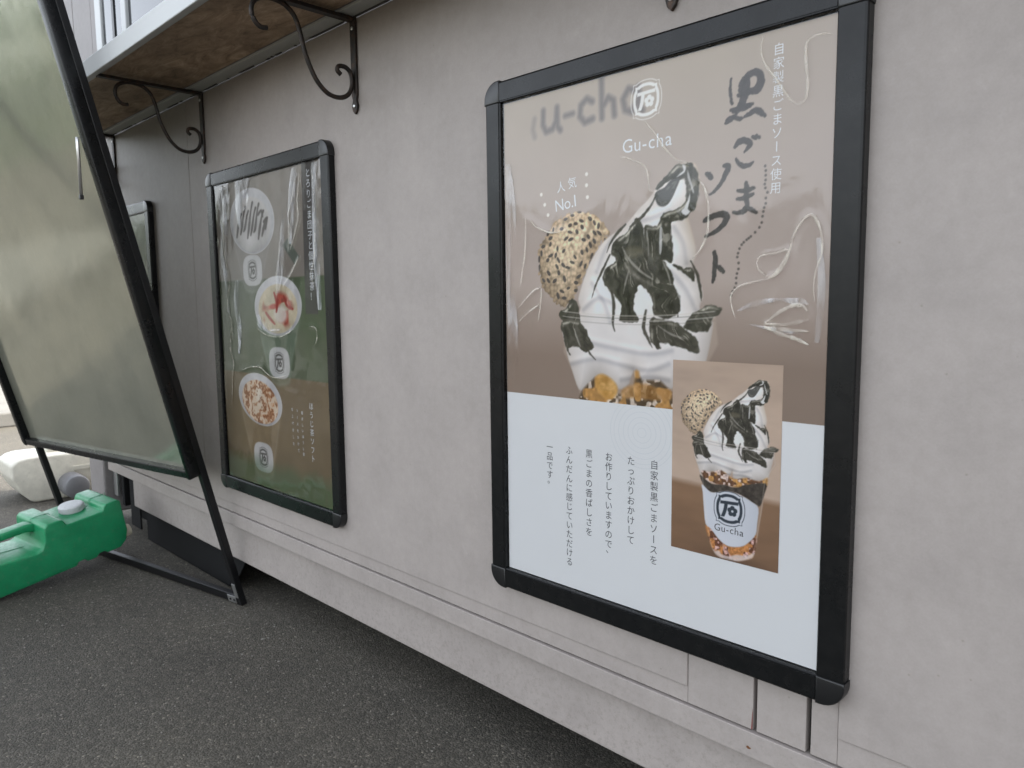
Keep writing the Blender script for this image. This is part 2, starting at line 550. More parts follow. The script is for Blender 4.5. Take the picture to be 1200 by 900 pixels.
ART={'ball': [(81,551),(82,568),(93,589),(111,608),(137,622),(172,627),(203,619),(225,604),(232,589),(219,578),(206,566),(192,548),(182,528),(169,509),(159,491),(141,477),(123,479),(103,495),(87,517)],'cream': [(171,469),(168,488),(177,514),(190,541),(206,563),(221,578),(237,587),(260,599),(276,612),(287,622),(300,631),(315,646),(330,660),(345,672),(358,677),(372,677),(382,672),(386,660),(389,648),(386,632),(378,615),(370,607),(373,594),(378,578),(383,560),(383,544),(377,529),(388,517),(395,500),(396,488),(391,476),(396,463),(412,457),(410,431),(402,395),(395,372),(366,366),(346,356),(326,362),(305,355),(283,359),(278,378),(269,358),(250,348),(227,361),(206,366),(185,346),(169,342),(155,371),(142,404),(133,452)],'cup': [(141,446),(167,352),(179,285),(199,169),(222,105),(251,85),(310,91),(357,115),(372,154),(381,230),(388,297),(392,371),(416,465)],'tipdark': [(315,648),(323,654),(333,662),(341,670),(351,677),(361,677),(373,676),(380,670),(385,660),(388,648),(387,632),(382,615),(374,606),(362,599),(350,596),(343,595),(345,575),(347,557),(344,539),(334,545),(323,541),(316,536),(304,546),(297,559),(296,580),(298,595),(318,594),(326,607),(336,613),(353,616),(366,625),(367,642),(363,655),(354,656),(345,657),(338,656),(328,649),(318,645)],'tipleaf': [(314,636),(318,643),(331,647),(340,655),(350,657),(356,655),(351,644),(344,631),(336,622),(327,620),(319,624)],'tipwhite': [(359,610),(364,615),(370,625),(373,634),(373,624),(370,613),(374,609),(367,604)],'tipwhite2': [(360,675),(366,672),(364,664),(355,660),(351,659),(357,664),(362,667)],'tiphl': [(369,666),(374,653),(378,641),(380,635),(378,634),(374,644),(369,656)],'tiphl2': [(323,588),(327,590),(327,558),(323,553)],'sauce': [(235,564),(243,578),(260,587),(272,598),(282,608),(292,597),(299,569),(313,548),(331,540),(343,527),(349,509),(358,488),(359,471),(345,459),(325,459),(312,466),(309,489),(299,501),(287,508),(281,491),(278,472),(288,457),(276,452),(252,455),(255,477),(242,491),(227,503),(217,521),(226,536),(243,547),(235,556)],'saucehl': [(259,541),(266,543),(274,531),(289,520),(306,513),(308,507),(293,513),(277,521),(267,528)],'sauceol': [(263,565),(289,564),(294,554),(268,550)],'lump': [(346,536),(365,531),(380,530),(382,512),(371,519),(359,528)],'leftdrip': [(127,466),(142,475),(155,488),(167,478),(171,459),(170,442),(142,441),(132,454)],'leftdrip2': [(131,452),(172,453),(194,420),(202,411),(183,403),(166,411),(147,408),(151,397),(143,404),(136,428)],'rightdrip': [(308,453),(314,460),(334,457),(355,453),(366,444),(385,432),(394,416),(388,409),(366,415),(334,422),(324,422),(327,414),(316,418),(307,427)],'rim': [(366,447),(380,464),(393,474),(408,479),(426,474),(425,467),(413,458),(405,443),(394,439),(375,442)],'flake': [(169,326),(178,343),(197,359),(210,368),(224,361),(238,345),(255,340),(278,355),(280,378),(288,378),(294,365),(326,367),(346,351),(366,357),(391,363),(391,329),(172,309)],'amber': [(204,361),(214,370),(229,367),(244,357),(248,346),(240,333),(221,333),(206,346)],'amber2': [(255,346),(273,356),(301,360),(325,354),(345,353),(345,339),(312,336),(284,337),(259,335)],'band': [(163,345),(206,323),(255,329),(275,326),(302,330),(325,343),(392,361),(390,328),(379,288),(363,288),(312,308),(264,311),(216,295),(190,301),(175,317)],'label': [(172,314),(195,300),(216,295),(264,310),(308,307),(351,293),(373,278),(372,230),(369,193),(351,166),(329,145),(298,134),(270,133),(241,148),(214,173),(193,186),(183,242),(177,287)],'flakelow': [(193,179),(214,173),(241,148),(270,133),(298,134),(329,145),(351,166),(369,193),(374,172),(367,126),(357,112),(317,93),(285,92),(252,90),(231,100),(213,126)],'milk': [(231,100),(247,108),(256,99),(284,99),(308,111),(339,116),(367,133),(366,122),(357,111),(317,92),(281,90),(252,88)],'flakeup': [(167,360),(203,360),(239,374),(285,354),(328,366),(371,363),(396,380),(393,347),(356,333),(322,328),(287,329),(233,326),(186,330)],'folds': [[(138,428),(178,421),(238,412),(304,405),(346,412)],[(150,382),(203,393),(255,386),(305,380),(341,392)],[(197,513),(222,481),(233,453)],[(344,526),(368,501),(385,471)],[(281,603),(308,605),(338,613)],[(179,472),(209,490),(238,481)],[(348,589),(363,567),(369,538)],[(237,580),(221,563),(206,531)],[(255,363),(305,370),(341,368)]],'title': [[(434.0,776.3,0.8),(432.7,763.6,1.2),(434.5,749.6,1.5),(436.2,743.9,1.2)],[(447.1,758.1,1.9),(449.5,767.0,3.1),(456.9,774.9,3.5),(466.5,778.2,3.5),(474.0,774.6,3.9),(476.4,764.9,4.6),(472.2,756.4,5.0),(464.1,754.7,3.5),(458.0,757.9,2.3)],[(457.0,772.2,3.1),(455.7,762.4,4.6),(453.6,752.7,5.0),(450.8,743.2,4.6),(444.9,735.4,3.9),(438.0,734.0,2.3)],[(445.3,753.0,2.3),(453.6,753.4,2.3),(462.6,753.7,1.9)],[(434.8,735.9,1.5),(446.4,735.8,3.5),(455.9,736.8,3.5),(464.5,738.6,1.5)],[(448.6,740.2,3.1),(455.5,736.9,3.5),(462.3,737.0,1.5)],[(427.3,720.7,1.5),(431.2,723.5,3.5),(435.8,725.4,3.1),(441.9,729.2,1.2)],[(438.1,727.1,1.5),(445.2,723.1,2.3),(449.8,723.0,1.5)],[(454.3,724.3,1.2),(462.5,726.9,2.7),(469.2,729.7,3.1),(475.9,726.5,3.5),(482.7,720.6,1.5)],[(441.3,687.4,1.5),(445.9,692.3,3.1),(453.5,693.8,3.5),(460.4,691.4,3.5),(463.5,687.6,3.1),(459.8,683.4,1.9),(455.4,679.2,0.8)],[(467.0,696.5,1.9),(470.8,693.9,1.5)],[(471.5,697.1,1.5),(476.0,694.4,1.5)],[(443.2,672.0,0.8),(446.4,666.1,1.9),(454.2,660.9,2.7),(462.6,661.2,1.9),(467.8,663.9,0.8)],[(446.5,630.1,1.2),(455.0,628.4,2.3),(464.1,629.5,2.3),(470.1,630.9,1.2)],[(445.9,619.0,1.2),(454.5,618.8,2.3),(462.1,620.8,2.3),(468.8,622.8,1.2)],[(458.6,638.4,1.9),(459.6,629.3,2.7),(459.0,619.0,2.7),(460.8,609.2,2.7),(455.6,602.1,3.1),(447.1,600.8,1.9),(440.8,602.0,1.2)],[(459.3,606.6,1.9),(465.5,603.9,2.7),(473.9,598.4,1.5)],[(398.7,657.5,1.5),(402.8,655.5,3.5),(406.2,651.6,2.7)],[(425.3,664.7,1.5),(431.7,663.2,3.5),(429.4,655.8,3.1),(422.5,644.0,2.3),(413.8,634.4,1.5),(405.0,628.9,0.8)],[(397.3,594.4,2.3),(403.1,596.8,3.1),(414.5,600.1,3.1),(426.6,600.5,3.9),(431.5,595.8,3.9),(426.1,587.0,3.1),(416.5,579.2,2.3),(406.0,574.9,1.9),(398.5,572.5,1.2)],[(413.0,550.6,1.9),(414.8,541.8,3.1),(414.2,528.8,2.7),(412.8,515.8,2.3),(411.3,510.0,1.2)],[(415.0,531.7,1.5),(421.6,528.5,2.7),(427.4,523.3,1.9)]],'dots': [(485,657),(486,651),(486,645),(486,639),(485,634),(486,629),(489,623),(487,616),(487,609),(485,604),(484,599),(483,593),(482,585),(479,579),(473,573),(467,568),(464,566),(461,564),(457,561),(454,558),(451,553),(449,547),(448,542),(450,534),(450,526),(448,520),(447,514),(447,507),(445,501),(442,496),(440,491)]}
CREASE={'a': [(257,700),(272,695),(290,687),(302,678),(306,663),(308,649),(312,642)],'b': [(300,743),(315,727),(330,706),(342,693),(356,681),(373,676)],'c': [(388,652),(398,641),(404,623),(406,603),(405,577),(395,556),(382,543)],'d': [(482,818),(478,804),(484,784),(499,763),(510,746),(520,732),(529,726),(539,731),(541,751),(538,775),(538,795),(546,802),(561,802),(570,798)],'e': [(450,460),(444,476),(443,491),(455,503),(476,508),(502,514),(518,530),(524,547),(529,566),(539,582),(549,589),(557,582),(564,564),(565,541),(559,522),(556,502),(558,482)],'f': [(491,452),(510,467),(531,477),(544,475),(549,469)],'g': [(492,453),(518,452),(539,456),(551,459)],'h': [(491,450),(511,441),(536,434),(552,427)],'i': [(492,448),(518,446),(551,444)],'j': [(479,534),(483,523),(498,514),(512,527),(522,547),(505,544),(486,542),(479,534)],'k': [(56,626),(56,600),(53,562),(47,536),(43,510)],'l': [(37,475),(60,494),(74,504),(90,509)],'m': [(37,450),(59,466),(88,481)],'n': [(92,509),(90,484),(84,453)],'o': [(68,622),(79,611),(96,603),(113,598),(143,597)]}
CREASE2={'a': [(66,776),(63,733),(55,690),(53,647),(64,603),(77,558),(60,515),(56,481),(77,448),(78,398)],'b': [(469,801),(453,780),(440,748),(418,713),(420,679),(411,627)],'c': [(478,800),(470,764),(463,737),(465,699),(442,658),(420,626)],'d': [(76,440),(61,370),(77,335),(65,287),(55,221)],'e': [(119,311),(171,325),(232,328),(265,316),(310,305),(387,316)],'f': [(230,431),(275,416),(352,412),(428,434)],'g': [(498,441),(526,436),(529,411),(513,391)],'h': [(537,806),(541,684),(531,602),(514,565),(529,528)],'i': [(373,653),(358,600),(338,551)],'j': [(457,605),(420,569),(378,540)]}

# ------------------------------------------------------------------ ground and pavement
GZ = -0.09                                                  # ground level (wall heights are measured from 9 cm above it)
gs = 320.0
ground = link('ground', pydata([(-gs, -gs, GZ), (gs, -gs, GZ), (gs, gs, GZ), (-gs, gs, GZ)], [(0, 1, 2, 3)]), M_ASPHALT)
tag(ground, 'dark grey asphalt ground of the parking lot', None, kind='structure')
pave = box('pavement', -14.0, -5.8, -4.5, 14.0, GZ, GZ + 0.11, M_CONC, None, 0.012)
tag(pave, 'pale concrete pavement beyond the asphalt', None, kind='structure')

# loose grit lying on the asphalt
def grit():
    r_ = np.random.default_rng(9)
    V, F = [], []
    for k in range(900):
        x = r_.uniform(-3.2, 0.5); y = -abs(r_.normal(0, 0.45)) + 0.08
        s = r_.uniform(0.0012, 0.0036) * (1.6 if r_.random() < 0.06 else 1)
        b0 = len(V)
        q = r_.uniform(0.6, 1.25, (6, 1)) * np.array([[1, 0, 0], [-1, 0, 0], [0, 1, 0], [0, -1, 0], [0, 0, .7], [0, 0, -.5]]) * s
        a = r_.uniform(0, 6.28)
        R3 = np.array([[math.cos(a), -math.sin(a), 0], [math.sin(a), math.cos(a), 0], [0, 0, 1]])
        V += [tuple(v) for v in (q @ R3 + np.array([x, y, GZ + 0.4 * s]))]
        F += [tuple(b0 + n_ for n_ in f) for f in ((0, 2, 4), (2, 1, 4), (1, 3, 4), (3, 0, 4), (2, 0, 5), (1, 2, 5), (3, 1, 5), (0, 3, 5))]
    return pydata(V, F)
M_GRIT = mat('grit_stone', (0.16, 0.15, 0.13), 0.9)
tag(link('grit', grit(), M_GRIT), 'fine loose grit scattered on the asphalt along the truck', 'grit', kind='stuff')

# ------------------------------------------------------------------ food truck
truck = tag(empty('food_truck', (0.35, 1.0, GZ)), 'pale grey food truck with concrete-look side wall carrying the posters', 'food truck')
XL, XR = -2.49, 3.3
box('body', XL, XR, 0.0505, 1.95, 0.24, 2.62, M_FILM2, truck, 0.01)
# boards of the long side: two film-covered boards, the right one with a notch under the big poster
bm = prism_bm([(XL, 0.233), (-1.3545, 0.233), (-1.3545, 1.4165), (XL, 1.4165)], 0.018, 0.0235, lambda u, v, w: (u, w, v), 0.0022, 3)
link('side_board', from_bm(bm), M_FILM, truck)
bm = prism_bm([(-1.3535, 0.233), (0.374, 0.233), (0.374, 0.31), (0.6, 0.31), (0.6, 0.244), (XR, 0.244), (XR, 1.4165), (-1.3535, 1.4165)],
              0.018, 0.0235, lambda u, v, w: (u, w, v), 0.0014, 2)
link('side_board', from_bm(bm), M_FILM, truck)
# lower sill pieces between the board and the moulding
for xa, xb in ((-2.30, 0.3741), (0.3746, 0.4805), (0.4865, 0.557), (0.564, 0.5993), (0.5998, XR)):
    box('sill_panel', xa, xb, 0.0205, 0.05, 0.2065, 0.305, M_FILM, truck, 0.0005)
for xa, xb in ((0.4805, 0.4865), (0.557, 0.564)):
    box('gap_liner', xa - 0.001, xb + 0.001, 0.034, 0.048, 0.2075, 0.30, M_SLOT if xa < 0.5 else M_CHASSIS, truck)
for xa, xb in ((-2.30, XR),):
    box('moulding', xa, xb, 0.0165, 0.05, 0.166, 0.2035, M_FILM, truck, 0.0012)
box('skirt', -2.10, XR, 0.042, 0.055, 0.0475, 0.168, M_FILM, truck, 0.003)
link('stain', from_bm(prism_bm([(0.4785, 0.2072), (0.4803, 0.2070), (0.4804, 0.238), (0.4797, 0.231), (0.4790, 0.220)], 0.0201, 0.0206, lambda u, v, w: (u, w, v))), M_REDSTAIN, truck)
link('rust_mark', from_bm(prism_bm([(0.4735, 0.1800), (0.4760, 0.1782), (0.4795, 0.1788), (0.4812, 0.1806), (0.4788, 0.1812), (0.4770, 0.1826), (0.4745, 0.1822)], 0.0161, 0.0168, lambda u, v, w: (u, w, v))), M_RUST, truck)
# lower corner post and the dark recess beside it
box('corner_post', -2.545, -2.365, 0.016, 0.22, -0.03, 0.232, M_FILM2, truck, 0.008)
box('recess_lining', -2.362, -2.09, 0.135, 0.145, -0.06, 0.2, M_CHASSIS, truck)
box('mud_flap', -2.20, -2.10, 0.06, 0.066, -0.05, 0.19, M_RUBBER, truck, 0.001)
box('flap_bracket', -2.34, -2.30, 0.045, 0.06, 0.05, 0.2, M_STEEL, truck, 0.003)
box('flap_bracket', -2.262, -2.235, 0.05, 0.075, 0.02, 0.17, M_CHASSIS, truck, 0.004)
box('chassis', -2.28, XR - 0.1, 0.30, 1.75, -0.02, 0.25, M_CHASSIS, truck)
box('far_skirt', XL, XR, 1.92, 1.945, -0.06, 0.26, M_FILM, truck)
box('end_skirt', XR - 0.03, XR, 0.06, 1.9, -0.06, 0.26, M_FILM, truck)
box('tail_skirt', XL, XL + 0.03, 0.24, 1.9, -0.06, 0.26, M_FILM, truck)

def wheel(x, y):
    w = lathe('wheel', [(0.10, 0.02), (0.20, 0.012), (0.25, 0.0), (0.268, 0.012), (0.272, 0.03), (0.272, 0.12), (0.268, 0.138), (0.25, 0.15), (0.10, 0.15)],
              (x, y, GZ + 0.272), (0, 1, 0), M_RUBBER, truck, 48)
    autosmooth(w)
    r = lathe('rim', [(0.045, 0.03), (0.06, 0.022), (0.13, 0.040), (0.165, 0.016), (0.185, 0.010), (0.185, 0.13), (0.05, 0.13)], (x, y, GZ + 0.272), (0, 1, 0), M_CHASSIS, w, 40)
    autosmooth(r)
for wx, wy in ((-1.80, 0.075), (1.9, 0.075), (-1.80, 1.755), (1.9, 1.755)):
    wheel(wx, wy)
link('underbody_shade', from_bm(prism_bm([(-2.07, 0.10), (-2.07, -0.085), (-1.36, -0.085), (-1.28, -0.03), (-1.2, 0.06), (-1.2, 0.10)], 0.074, 0.078, lambda u, v, w: (u, w, v))), M_CHASSIS, truck)  # black sheet standing in for the shade under the truck
# upper wall above the shelf, with the sliding serving window
for xa, xb in ((XL, -2.3555), (-2.3495, -2.1485), (-2.1455, -2.065), (1.22, XR)):
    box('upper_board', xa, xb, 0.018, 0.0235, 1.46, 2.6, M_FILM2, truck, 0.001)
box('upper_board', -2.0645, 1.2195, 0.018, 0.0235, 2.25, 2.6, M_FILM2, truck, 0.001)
win = box('window', -2.0645, -2.006, 0.006, 0.0235, 1.46, 2.249, M_ALU, truck, 0.003)
box('frame', -1.800, -1.757, 0.004, 0.0235, 1.50, 2.215, M_ALU, win, 0.003)
box('frame', -2.003, 1.16, 0.006, 0.0235, 2.218, 2.249, M_ALU, win, 0.003)
box('frame', -2.003, 1.16, 0.006, 0.0235, 1.462, 1.497, M_ALU, win, 0.003)
box('frame', 1.163, 1.2195, 0.006, 0.0235, 1.46, 2.249, M_ALU, win, 0.003)
box('frame', -0.50, -0.455, 0.004, 0.0235, 1.50, 2.215, M_ALU, win, 0.003)
for xa, xb in ((-2.003, -1.803), (-1.754, -0.503), (-0.452, 1.16)):
    box('pane', xa, xb, 0.014, 0.018, 1.50, 2.215, M_GLASS, win)
box('frame', -1.905, -1.885, 0.010, 0.0138, 1.50, 2.215, M_BLACK, win)

# ------------------------------------------------------------------ shelf on scroll brackets
shelf = tag(empty('wall_shelf', (-0.4, -0.12, 1.42)), 'brown wooden shelf with white front edge on rusty iron scroll brackets above the posters', 'shelf')
box('board', -2.06, 1.15, -0.252, -0.024, 1.4245, 1.448, M_WOOD, shelf, 0.001)
box('edge_trim', -2.065, 1.155, -0.268, -0.2535, 1.412, 1.458, M_ALU, shelf, 0.002)
box('edge_lip', -2.065, 1.155, -0.2533, -0.243, 1.4195, 1.4235, M_ALU, shelf)
box('wall_angle', -2.065, 1.155, -0.0235, 0.0176, 1.4175, 1.4235, M_ALU, shelf, 0.0008)
random.seed(3)
xx = -2.0
while xx < 1.0:                                             # dark gaps of the sealant along the angle
    ln = random.choice((0.012, 0.02, 0.035, 0.09, 0.15, 0.008))
    bmx = prism_bm([(xx, 0.0100), (xx + ln, 0.0095 + random.uniform(-.002, .001)), (xx + ln * 0.9, 0.0172), (xx + ln * 0.1, 0.0172)], 1.4168, 1.4173, lambda u, v, w: (u, v, w))
    link('sealant_gap', from_bm(bmx), M_SEAL, shelf)
    xx += ln + random.choice((0.004, 0.008, 0.02, 0.06))

SCROLL = [(-0.183, 1.351), (-0.197, 1.35), (-0.209, 1.36), (-0.214, 1.377), (-0.208, 1.395), (-0.19, 1.406), (-0.166, 1.4085), (-0.141, 1.403), (-0.122, 1.386),
          (-0.111, 1.357), (-0.103, 1.324), (-0.091, 1.295), (-0.076, 1.27), (-0.053, 1.251), (-0.025, 1.247), (-0.003, 1.257), (0.007, 1.278), (0.005, 1.301),
          (-0.008, 1.312), (-0.024, 1.311), (-0.028, 1.302), (-0.02, 1.295)]
def bracket(x):
    plate = prism_bm([(-0.0095, 1.424), (0.0095, 1.424), (0.0095, 1.258), (0.0060, 1.248), (0.0100, 1.236), (0.007, 1.226), (0, 1.219), (-0.007, 1.226), (-0.0100, 1.236), (-0.0060, 1.248), (-0.0095, 1.258)],
                     0.0115, 0.0175, lambda u, v, w: (x + u, w, v), 0.0008, 1)
    b = link('bracket', from_bm(plate), M_IRON, shelf)
    box('arm', x - 0.0095, x + 0.0095, -0.255, 0.011, 1.4085, 1.4165, M_IRON, b, 0.001)
    pts = catmull([(x, yy, zz) for yy, zz in SCROLL], 4)
    tube('scroll', pts, 0.0049, M_IRON, b, 8)
    for z in (1.236, 1.395):
        lathe('screw', [(0.004, 0.0), (0.0038, 0.0015), (0.002, 0.0022)], (x, 0.0115, z), (0, -1, 0), M_STEEL, b, 10)
for bx in (0.337, -0.458, -1.236, -1.985):
    bracket(bx)

# ------------------------------------------------------------------ printed pictures (ink colours per vertex of the paper sheet)
def vnoise(X, Z, cell, seed=0):
    r = np.random.default_rng(seed)
    g = r.random((256, 256))
    x = X / cell; z = Z / cell
    xi = np.floor(x).astype(int); zi = np.floor(z).astype(int)
    fx = x - xi; fz = z - zi
    fx = fx * fx * (3 - 2 * fx); fz = fz * fz * (3 - 2 * fz)
    a = g[xi % 256, zi % 256]; b = g[(xi + 1) % 256, zi % 256]; c = g[xi % 256, (zi + 1) % 256]; d_ = g[(xi + 1) % 256, (zi + 1) % 256]
    return a * (1 - fx) * (1 - fz) + b * fx * (1 - fz) + c * (1 - fx) * fz + d_ * fx * fz

def fbm(X, Z, cell, seed=0):
    return (vnoise(X, Z, cell, seed) * 0.55 + vnoise(X, Z, cell / 2.1, seed + 1) * 0.28 + vnoise(X, Z, cell / 4.3, seed + 2) * 0.17)

def sdf(poly, X, Z, sm=3, lim=60):
    P = np.array([tuple(v)[:2] for v in (catmull([(a, b, 0) for a, b in poly], sm, True) if sm > 1 else poly)])
    x0, z0 = P.min(0) - lim; x1, z1 = P.max(0) + lim
    out = np.full(X.shape, float(lim))
    k = (X > x0) & (X < x1) & (Z > z0) & (Z < z1)
    if not k.any():
        return out
    x = X[k]; z = Z[k]
    dd = np.full(x.shape, 1e9); ins = np.zeros(x.shape, bool)
    n = len(P)
    for i in range(n):
        ax, az = P[i]; bx_, bz = P[(i + 1) % n]
        ex, ez = bx_ - ax, bz - az
        l2 = ex * ex + ez * ez + 1e-9
        t = np.clip(((x - ax) * ex + (z - az) * ez) / l2, 0, 1)
        dd = np.minimum(dd, (x - ax - t * ex) ** 2 + (z - az - t * ez) ** 2)
        c = ((az > z) != (bz > z))
        if ez != 0:
            ins ^= c & (x < ex * (z - az) / ez + ax)
    out[k] = np.where(ins, -1, 1) * np.sqrt(dd)
    return out

def stroke_d(S, X, Z, lim=20):
    """distance to a stroke of variable half-width; S: (x, z, hw)"""
    out = np.full(X.shape, float(lim))
    for (ax, az, aw), (bx_, bz, bw) in zip(S[:-1], S[1:]):
        k = (X > min(ax, bx_) - lim) & (X < max(ax, bx_) + lim) & (Z > min(az, bz) - lim) & (Z < max(az, bz) + lim)
        if not k.any():
            continue
        x = X[k]; z = Z[k]
        ex, ez = bx_ - ax, bz - az
        t = np.clip(((x - ax) * ex + (z - az) * ez) / (ex * ex + ez * ez + 1e-9), 0, 1)
        dd = np.hypot(x - ax - t * ex, z - az - t * ez) - (aw + (bw - aw) * t)
        out[k] = np.minimum(out[k], dd)
    return out

def msk(sd, soft=1.0):
    return np.clip(0.5 - sd / (2 * soft), 0, 1)

def over(img, m, col):
    c = np.asarray(col, float)
    m = m[..., None]
    img[:] = img * (1 - m) + c * m

def lin(img):
    v = np.clip(img, 0, 255) / 255
    return np.where(v <= 0.04045, v / 12.92, ((v + 0.055) / 1.055) ** 2.4)

LW = lin(np.array([199., 206., 214.]))
def to_albedo(img, haze=0.0, white=0.80):
    return np.clip((lin(img) - haze) / (LW - haze) * white, 0.004, 0.85)

def print_sheet(name, x0, x1, z0, z1, step, paint, place, depth, parent, haze=0.0):
    nx = int((x1 - x0) / step) + 1; nz = int((z1 - z0) / step) + 1
    xs = np.linspace(x0, x1, nx); zs = np.linspace(z0, z1, nz)
    X, Z = np.meshgrid(xs, zs, indexing='ij')
    img = paint(X, Z)
    alb = to_albedo(img, haze).reshape(-1, 3)
    ox, oy, oz = place
    co = np.stack([ox + X.ravel() / 1000, np.full(X.size, oy + depth), oz + Z.ravel() / 1000], -1)
    i = np.arange(nx * nz).reshape(nx, nz)
    q = np.stack([i[:-1, :-1].ravel(), i[1:, :-1].ravel(), i[1:, 1:].ravel(), i[:-1, 1:].ravel()], -1)
    me = bpy.data.meshes.new('m')
    me.vertices.add(len(co)); me.vertices.foreach_set('co', co.ravel().astype(np.float32))
    me.loops.add(q.size); me.loops.foreach_set('vertex_index', q.ravel().astype(np.int32))
    me.polygons.add(len(q)); me.polygons.foreach_set('loop_start', np.arange(0, q.size, 4, dtype=np.int32))
    me.update(calc_edges=True)
    at = me.color_attributes.new('ink', 'FLOAT_COLOR', 'POINT')
    at.data.foreach_set('color', np.concatenate([alb, np.ones((len(alb), 1))], -1).ravel().astype(np.float32))
    return link(name, me, M_PRINT, parent)

SEEDS = []
rs = np.random.default_rng(5)
def fill_seeds():
    P = np.array(ART['ball'], float)
    c = P.mean(0)
    while len(SEEDS) < 74:
        a = rs.uniform(0, 2 * np.pi); r = 73 * np.sqrt(rs.uniform(0, 1))
        x, z = c[0] + r * np.cos(a), c[1] + r * np.sin(a)
        if any((x - s[0]) ** 2 + (z - s[1]) ** 2 < 90 for s in SEEDS):
            continue
        if r < 50 and rs.random() < 0.35:
            continue
        SEEDS.append((x, z, a + np.pi / 2 + rs.normal(0, 0.5), rs.uniform(4.2, 6.2), rs.uniform(2.3, 3.3)))
fill_seeds()
GRAINS = [(157 + 79 * r * math.cos(a), 552 + 78 * r * math.sin(a)) for r, a in zip(np.sqrt(rs.random(620)), rs.random(620) * 6.2832)]

